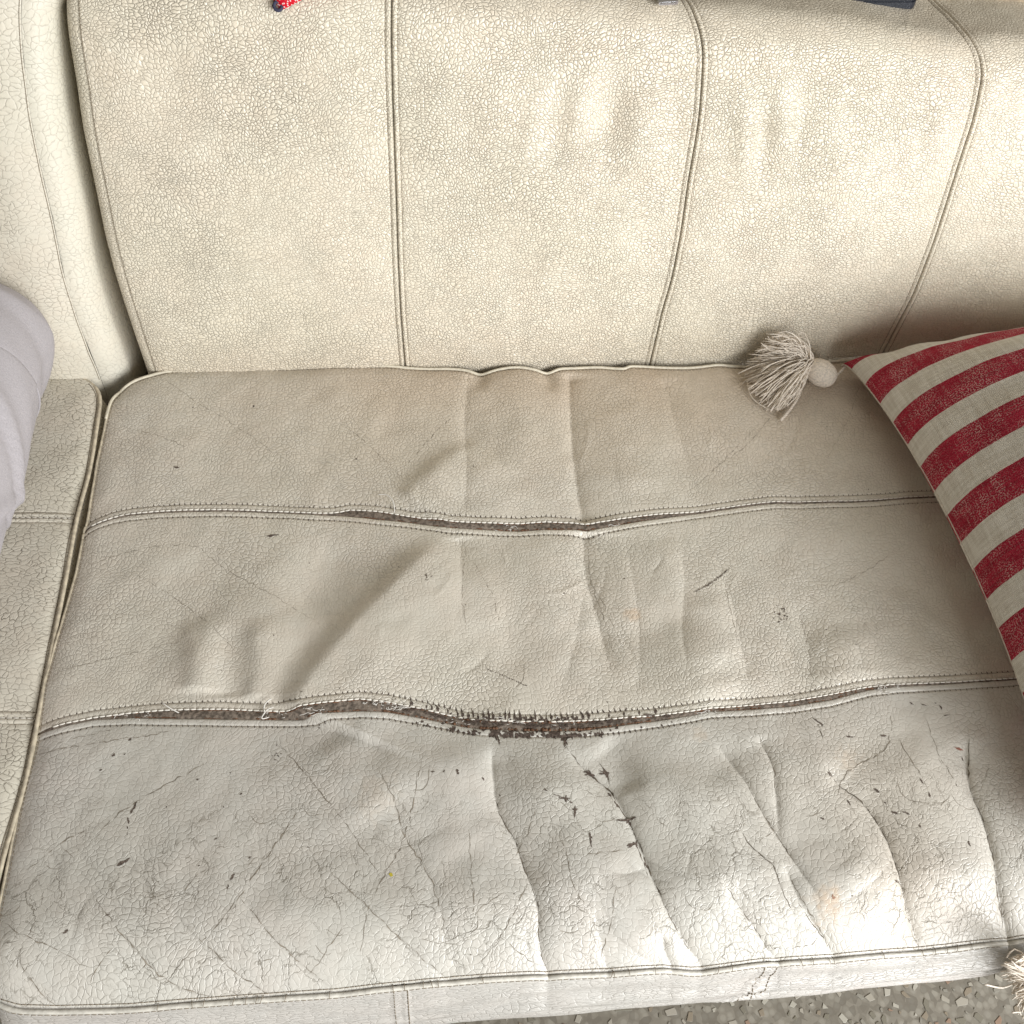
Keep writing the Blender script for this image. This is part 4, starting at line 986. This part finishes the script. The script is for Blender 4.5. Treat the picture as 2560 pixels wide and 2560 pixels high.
def pillow_face(top):
    ca = A_*WID+.0159*np.sin(math.pi*B_)*(1-2*A_); cb = B_*LEN+.010*np.sin(math.pi*A_)*(1-2*B_)
    X = K[0]+ca*e2[0]+cb*e1[0]; Y = K[1]+ca*e2[1]+cb*e1[1]
    rim = .0166+.0047*f(A_, 2, 1)+.0366*f(B_, 2, .5)
    if top:
        crn = .003*np.sin(B_*62+3*A_+2*vnoise(B_, A_, .1, 36))*np.exp(-A_*WID/.03)*np.clip(A_*WID/.012, 0, 1)*(.5+.8*vnoise(B_, A_, .09, 33))+.004*np.sin(A_*60+3*B_)*np.exp(-B_*LEN/.025)*np.clip(B_*LEN/.01, 0, 1)
        Z = rim+.1457*f(A_, 2, .476)*f(B_, 2, .516)+crn+.006*vnoise(X, Y, .07, 34)*ff+.0022*vnoise(X, Y, .03, 35)*np.sqrt(ff)
    else: Z = rim-(rim-.004)*np.clip(ff*1.6, 0, 1)
    # leans up against the back of the sofa at its far side
    return np.dstack([X, Y, Z])
PF = pillow_face(True); ua = np.concatenate([np.zeros((n, 1)), np.cumsum(np.linalg.norm(np.diff(PF, axis=1), axis=2), axis=1)], 1)
grid_mesh('pillow_cover', PF, np.dstack([ua, B_*LEN+.0551*A_*WID-.0013]), m_fab, pil, flip=True)
grid_mesh('pillow_underside', pillow_face(False), np.dstack([A_*WID, B_*LEN]), m_fab, pil)

Pt = pillow_face(True); rimp = np.vstack([Pt[:, 0], Pt[-1, 1:], Pt[::-1, -1][1:], Pt[0, ::-1][1:]]); rimp[:, 2] -= .0008
mb = MB(); mb.tube(rimp, .0007, 6); mb.build('seam', m_fab2, pil)
m_cot = plain('tassel_cotton', (.80, .72, .62), .9, .15, 0, 500, .16)
def tassel(center, neck_dir, ends, r, name_parent, tie, seed, gz=None):
    """head ball at center; strands leave at the neck and end at the given points"""
    rg = np.random.default_rng(seed); c = np.array(center); nd = np.array(neck_dir)/np.linalg.norm(neck_dir)
    # head: wound cotton, an ellipsoid with fine grooves along its axis
    nu, nv = 72, 30; u = np.linspace(0, 2*math.pi, nu, endpoint=False); v = np.linspace(0, math.pi, nv)
    a = nd; b = np.cross(a, (0, 0, 1)); b /= np.linalg.norm(b); d = np.cross(a, b)
    P = np.zeros((nv, nu, 3))
    for i, vv in enumerate(v):
        rad = r*math.sin(vv)**.85*(1+.03*np.sin(u*17+vv*2)+.012*np.sin(u*41)); P[i] = c-a*r*1.28*math.cos(vv)+rad[:, None]*(np.cos(u)[:, None]*b+np.sin(u)[:, None]*d)
    head = grid_mesh('tassel', P, None, m_cot, name_parent, wrap=True)
    mb = MB(); w = np.linspace(0, 4*math.pi, 60); neck = c+a*r*.95
    mb.tube(np.array([neck+a*.0005*t+r*.70*(math.cos(t)*b+math.sin(t)*d) for t in w]), .0009, 5); mb.build('neck_winding', m_cot, head)
    mb = MB(); E_ = np.array(ends)
    for k in range(430):
        t = ((k+rg.random())/430)*(len(E_)-1); i = int(t); e = E_[i]+(E_[min(i+1, len(E_)-1)]-E_[i])*(t-i)
        a0 = rg.uniform(0, 2*math.pi); st = neck+r*.66*rg.random()**.5*(math.cos(a0)*b+math.sin(a0)*d)
        sc = rg.uniform(.80, 1.04) if rg.random() < .8 else rg.uniform(.5, .85); e = st+(e-st)*sc+rg.normal(0, .0022, 3)
        lay = rg.random(); lift = .006+.013*lay
        m1 = st+(e-st)*.35+np.array([0, 0, lift])+rg.normal(0, .0017, 3); m2 = st+(e-st)*.72+np.array([0, 0, lift*.75])+rg.normal(0, .0034, 3)
        e = e+np.array([0, 0, lay*.006]); pth = spline([st, m1, m2, e], 12)
        if gz is not None: pth[:, 2] = np.maximum(pth[:, 2], gz)
        mb.tube(pth, np.linspace(.00072, .0006, 12), 4)
    tag(mb.build('fringe', m_cot, head), kind='stuff')
    mb = MB(); t = np.linspace(0, 1, 24); base = np.array(tie[0])+(np.array(tie[1])-np.array(tie[0]))*t[:, None]
    for ph in (0, math.pi):
        mb.tube(base+.0009*np.c_[0*t, np.cos(t*26+ph), np.sin(t*26+ph)], .0009, 5)
    mb.build('cord', m_cot, head)
    return head
def tz(px, py, z=.004):
    q = on_plane(px, py, (0, 0, 1), z)
    if q[1] > -.008: q = on_plane(px, py, (0, 1, 0), -.010)
    return q
hc = on_plane(2052, 932, (0, 0, 1), .014)
nk = on_plane(2022, 914, (0, 0, 1), .017)
ends = [tz(1990, 848), tz(1928, 846), tz(1904, 862), tz(1880, 900), tz(1860, 922), tz(1862, 945), tz(1870, 965), tz(1884, 988), tz(1903, 1007), tz(1930, 1028), tz(1957, 1019), tz(1972, 985)]
T1 = tassel(hc, nk-hc, ends, .0148, pil, (hc+(hc-nk)/np.linalg.norm(hc-nk)*.0155, np.array([K[0]+.004, K[1]-.002, .018])), 5, .0015)
mb = MB()
pth = spline([tz(2010, 940, .016), tz(2008, 955, .012), tz(1994, 995, .006), tz(1972, 1028, .004), tz(1953, 1050, .003)], 40)
for ph in (0, 2.1, 4.2):
    t = np.linspace(0, 34, 40); mb.tube(pth+.0010*np.c_[np.cos(t+ph), np.sin(t+ph)*.6, np.sin(t+ph)], .0010, 5)
mb.tube(spline([tz(1869, 950, .003), tz(1872, 976, .003), tz(1883, 997, .003), tz(1905, 1014, .003), tz(1928, 1026, .003)], 30), .0008, 4)
mb.build('loose_cord', m_cot, T1)
# second tassel off the near corner, over the seat's front edge
K2 = K+e1*LEN
def fz(a, b):
    q = on_plane(a, b, (0, 0, 1), -.012-(b-2400)*.0005)
    return q if q[1] < -.664 else on_plane(a, b, (0, 1, 0), -.666)
c2 = fz(2668, 2440); n2 = fz(2630, 2436)
e2_ = [fz(a, b) for a, b, y in ((2535, 2400, -.672), (2520, 2412, -.674), (2530, 2425, -.676), (2512, 2436, -.674), (2535, 2455, -.675), (2532, 2485, -.672), (2550, 2505, -.672), (2560, 2560, -.672), (2590, 2590, -.67))]
T2 = tassel(c2, n2-c2, e2_, .0135, pil, (c2, np.array([K2[0], K2[1], .018])), 8)
mb = MB()
for pth in ([(2640, 2450), (2580, 2458), (2540, 2458), (2505, 2469), (2462, 2461)], [(2640, 2500), (2580, 2525), (2560, 2528), (2530, 2531)], [(2600, 2440), (2555, 2432), (2540, 2434), (2530, 2442)], [(2600, 2470), (2560, 2490), (2544, 2500)], [(2560, 2455), (2536, 2466), (2530, 2485)]):
    mb = MB(); mb.tube(spline([fz(a, b) for a, b in pth], 26), .0008, 4); mb.build('loose_strand', m_cot, T2)

# ------------------------------------------------------------------ grey bolster on the left seat
bol = tag(empty('grey_bolster'), 'pale lilac grey fabric bolster lying along the left seat section', 'bolster')
m_bol = plain('lilac_grey_cloth', (.43, .405, .42), .9, .15, 0, 700, .07, .0005)
def bolster():
    BX = [(-.437, .022, .0), (-.437, .018, .35), (-.437, .012, .62), (-.437, .002, .84), (-.437, -.014, .97), (-.437, -.03, 1.), (-.438, -.085, 1.0), (-.438, -.0885, .975), (-.438, -.092, 1.0), (-.44, -.16, 1.01), (-.442, -.24, .99), (-.445, -.34, 1.0), (-.45, -.50, 1.0), (-.45, -.53, .9), (-.45, -.55, .6), (-.45, -.556, 0.)]
    B = spline(BX, 340); u = np.linspace(0, 2*math.pi, 120, endpoint=False); R0 = .084
    P = np.zeros((340, 120, 3))
    for i, (x, y, q) in enumerate(B):
        q = max(q, 0.0005); rr = R0*q*(1+.012*np.sin(u*3+y*9))
        fo = .0045*np.exp(-((y+.175-.06*np.sin(u))/.010)**2)*np.clip(np.cos(u)+.3, 0, 1)-.0035*np.exp(-((y+.188-.06*np.sin(u))/.007)**2)*np.clip(np.cos(u)+.3, 0, 1)
        for (yc, am, ww, tl) in ((-.02, .003, .012, .05), (-.055, -.0025, .009, .03), (-.24, .004, .012, -.10), (-.262, -.004, .010, -.10), (-.30, .003, .014, .04), (-.13, .002, .018, .08)):
            fo = fo+am*np.exp(-((y-yc-tl*np.sin(u))/ww)**2)*np.clip(np.cos(u-.5)+.2, 0, 1)
        fo = fo+.0016*vnoise(u*.05, np.full(120, y), .05, 61)
        P[i, :, 0] = x+(rr+fo)*np.cos(u); P[i, :, 1] = y; P[i, :, 2] = .082+(rr+fo)*np.sin(u)
    return grid_mesh('bolster_cover', P, None, m_bol, bol, wrap=True)
bolster()
mb = MB(); u = np.linspace(0, 2*math.pi, 90); mb.tube(np.c_[-.438+.0825*np.cos(u), -.0885+0*u, .082+.0825*np.sin(u)], .0011, 6); mb.build('seam', m_bol, bol)

# ------------------------------------------------------------------ things resting on top of the back
def top_point(px, py, up=0.): 
    q = back_hit(px, py); return prof(q[0], q[1], float(back_off(np.array([q[0]]), np.array([q[1]]))[0])+up)
# red cloth
s = NT('red_printed_cotton'); uv = s.n('ShaderNodeTexCoord').outputs['UV']
v_ = s.n('ShaderNodeTexVoronoi', voronoi_dimensions='2D', feature='F1', i={'Vector': s.vmath('MULTIPLY', uv, (1, 2.4, 1)), 'Scale': 190.}).outputs['Distance']
s.set(Base_Color=s.mix(s.math('LESS_THAN', v_, .24), (.62, .006, .022), (.85, .72, .70)), Roughness=.7, Specular_IOR_Level=.2)
cl = []
N_ = 30
Pm = np.zeros((N_, N_, 3)); UVm = np.zeros((N_, N_, 2))
q4 = [np.array(t) for t in ((702, 27), (636, -70), (900, -70), (800, -190))]
for i, v in enumerate(np.linspace(0, 1, N_)):
    for j, u_ in enumerate(np.linspace(0, 1, N_)):
        p = q4[0]*(1-u_)*(1-v)+q4[1]*u_*(1-v)+q4[2]*(1-u_)*v+q4[3]*u_*v
        h = .0012+.015*(4*u_*(1-u_))**.5*(4*v*(1-v))**.5+.0012*abs(math.sin(u_*16+v*7))*min(1, 6*u_)
        Pm[i, j] = top_point(p[0], p[1], h); UVm[i, j] = (u_*.08, v*.08)
cloth = grid_mesh('red_cloth', Pm, UVm, s.m, None, flip=True)
tag(cloth, 'crumpled red printed cloth with white flecks on top of the sofa back', 'cloth')
mb = MB(); a = np.linspace(0, 2*math.pi, 14); q = top_point(696, 15, .0045); mb.tube(np.array([q+.0035*np.array([math.cos(t), math.sin(t)*.6, math.sin(t)*.8]) for t in a]), .0016, 6)
mb.build('dark_fringe', plain('dark_blue_yarn', (.05, .05, .09), .8), cloth)
# metal clasp
m_met = plain('brushed_steel', (.78, .78, .80), .22, .5, 1.)
m_metd = plain('dark_steel_gap', (.08, .08, .09), .4, .5, 1.)
clasp = tag(empty('metal_clasp'), 'small silver metal clasp lying on top of the sofa back between the seams', 'clasp')
c0 = top_point(1666, 8, .003)
def rbox(mb, c, w, d, h, ang=0.):
    ca, sa = math.cos(ang), math.sin(ang); b = min(w, d, h)*.22; V = []; 
    for z, k in ((-h/2, 1), (-h/2+b, 0), (h/2-b, 0), (h/2, 1)):
        for x, y in ((-1, -1), (1, -1), (1, 1), (-1, 1)):
            X = x*(w/2-k*b); Y = y*(d/2-k*b); V.append((c[0]+X*ca-Y*sa, c[1]+X*sa+Y*ca, c[2]+z))
    F = [(3, 2, 1, 0), (12, 13, 14, 15)]
    for r in range(3):
        for k in range(4): F.append((r*4+k, r*4+(k+1) % 4, r*4+4+(k+1) % 4, r*4+4+k))
    mb.add(V, F)
for k in range(7):
    mb = MB(); rbox(mb, c0+np.array([.001*k, .007*k-.003, .0012]), .0185, .0058, .0044, .12); mb.build('link', m_met if k != 1 else m_metd, clasp, False)
mb = MB(); rbox(mb, c0+np.array([0, -.0045, .0008]), .0150, .0045, .0030, .12); mb.build('buckle', m_met, clasp, False)
# dark flat case
m_case = plain('dark_case', (.018, .021, .030), .35, .5, 0, 300, .1)
case = tag(empty('dark_tablet_case'), 'thin dark navy case lying flat on top of the sofa back', 'case')
q0 = top_point(2294, 19, .0); q1 = top_point(2060, -4, .0); dr = (q1-q0)[:2]; dr /= np.linalg.norm(dr); pn = np.array([-dr[1], dr[0]]); pn = pn if pn[1] > 0 else -pn
def slab(mb, z0, z1, inset):
    Wd, Dp, R_ = .24, .15, .010; out = []
    for cx, cy, a0 in ((Wd-R_, Dp-R_, 0), (R_, Dp-R_, 90), (R_, R_, 180), (Wd-R_, R_, 270)):
        for t in np.linspace(0, 90, 7): a = math.radians(a0+t); out.append((cx+(R_-inset)*math.cos(a), cy+(R_-inset)*math.sin(a)))
    O = np.array(out); xy = q0[:2]+O[:, :1]*dr+O[:, 1:]*pn; m = len(O)
    V = np.vstack([np.c_[xy, np.full(m, z0)], np.c_[xy, np.full(m, z1)]]); mb.add(V, [tuple(range(m))[::-1], tuple(range(m, 2*m))]+[(k, (k+1) % m, m+(k+1) % m, m+k) for k in range(m)])
zt = q0[2]+.001
mb = MB(); slab(mb, zt, zt+.007, 0.); mb.build('case_body', m_case, case, False)
mb = MB(); slab(mb, zt+.0072, zt+.0085, .0012); mb.build('case_lid', m_case, case, False)

# ------------------------------------------------------------------ terrazzo floor
def terr():
    s = NT('terrazzo_binder'); co = s.n('ShaderNodeTexCoord').outputs['Object']
    v = s.n('ShaderNodeTexVoronoi', feature='F1', i={'Vector': co, 'Scale': 120.}); w = s.n('ShaderNodeSeparateColor'); s.t.links.new(v.outputs['Color'], w.inputs[0])
    c = s.mix(s.rng(w.outputs[0], 0, 1), (.19, .175, .145), (.31, .29, .245)); e = s.rng(v.outputs['Distance'], .3, .6); c = s.mix(s.math('MULTIPLY', e, .4), c, (.16, .14, .11))
    s.set(Base_Color=c, Roughness=.45, Specular_IOR_Level=.35); return s.m
FZ = -ZS
mb = MB(); mb.add([(-3, -3, FZ), (3, -3, FZ), (3, 3, FZ), (-3, 3, FZ)], [(0, 1, 2, 3)])
floor = tag(mb.build('floor', terr(), None, False), kind='structure')
chipm = [plain('stone_chip_%s' % nme, c, .4, .35, 0, 120, .10) for nme, c in (('cream', (.38, .355, .30)), ('grey', (.28, .265, .225)), ('white', (.44, .42, .36)), ('olive', (.21, .195, .155)), ('rust', (.30, .21, .155)), ('sand', (.27, .23, .175)))]
shapes = []
for k in range(16):
    m = int(rng.integers(4, 8)); aa = np.sort(rng.uniform(0, 2*math.pi, m))+np.arange(m)*.01; ar = rng.uniform(.45, 1.); 
    if np.max(np.diff(np.r_[aa, aa[0]+2*math.pi])) > 2.6: aa = np.linspace(0, 2*math.pi, m, endpoint=False)+rng.normal(0, .2, m)
    O = np.c_[np.cos(aa), ar*np.sin(aa)]*rng.uniform(.8, 1.1, (m, 1))
    O = np.vstack([np.c_[O, np.full(m, .0)], np.c_[O*.93, np.full(m, .00025)]])
    shapes.append((O, [tuple(range(m, 2*m))]+[(j, (j+1) % m, m+(j+1) % m, m+j) for j in range(m)]))
meshes = {}
pA = [on_plane(a, b, (0, 0, 1), FZ) for a, b in ((800, 2640), (2600, 2640), (2640, 2340), (1000, 2500))]
xs = [p[0] for p in pA]; ysf = [p[1] for p in pA]
cells = []; tries = 0
def project(p):
    q = RR@(np.array(p)-CAM); return 1280+2560*FOC*q[0]/q[2], 1280-2560*FOC*q[1]/q[2]
while len(cells) < 800 and tries < 60000:
    tries += 1; x = rng.uniform(min(xs)-.02, max(xs)+.04); y = rng.uniform(min(ysf)-.03, max(ysf)+.05)
    r = rng.uniform(.0035, .0135)**1.0*(1 if len(cells) < 90 else .55)
    if any((x-c[0])**2+(y-c[1])**2 < (.80*(r+c[2]))**2 for c in cells): continue
    cells.append((x, y, r))
inview = lambda c: (lambda p: 780 < p[0] < 2600 and 2370 < p[1] < 2600)(project((c[0], c[1], FZ)))
cells.sort(key=lambda c: (not inview(c), -c[2]))
rest = MB()
for k, (x, y, r) in enumerate(cells):
    si = int(rng.integers(0, 16)); mi = int(rng.choice(6, p=[.3, .22, .13, .18, .06, .11])); a = rng.uniform(0, 6.28)
    O, F = shapes[si]
    if k < 290:
        key = (si, mi)
        if key not in meshes:
            me = bpy.data.meshes.new('stone_chip'); me.from_pydata(O.tolist(), [], F); me.materials.append(chipm[mi]); meshes[key] = me
        o = bpy.data.objects.new('stone_chip', meshes[key]); COL.objects.link(o); o.parent = floor
        o.location = (x, y, .0006); o.rotation_euler = (0, 0, a); o.scale = (r, r, 1)
    else:
        ca, sa = math.cos(a), math.sin(a); V = np.c_[x+r*(O[:, 0]*ca-O[:, 1]*sa), y+r*(O[:, 0]*sa+O[:, 1]*ca), O[:, 2]+FZ+.0006]; rest.add(V, F)
tag(rest.build('stone_grit', chipm[1], floor, False), kind='stuff')
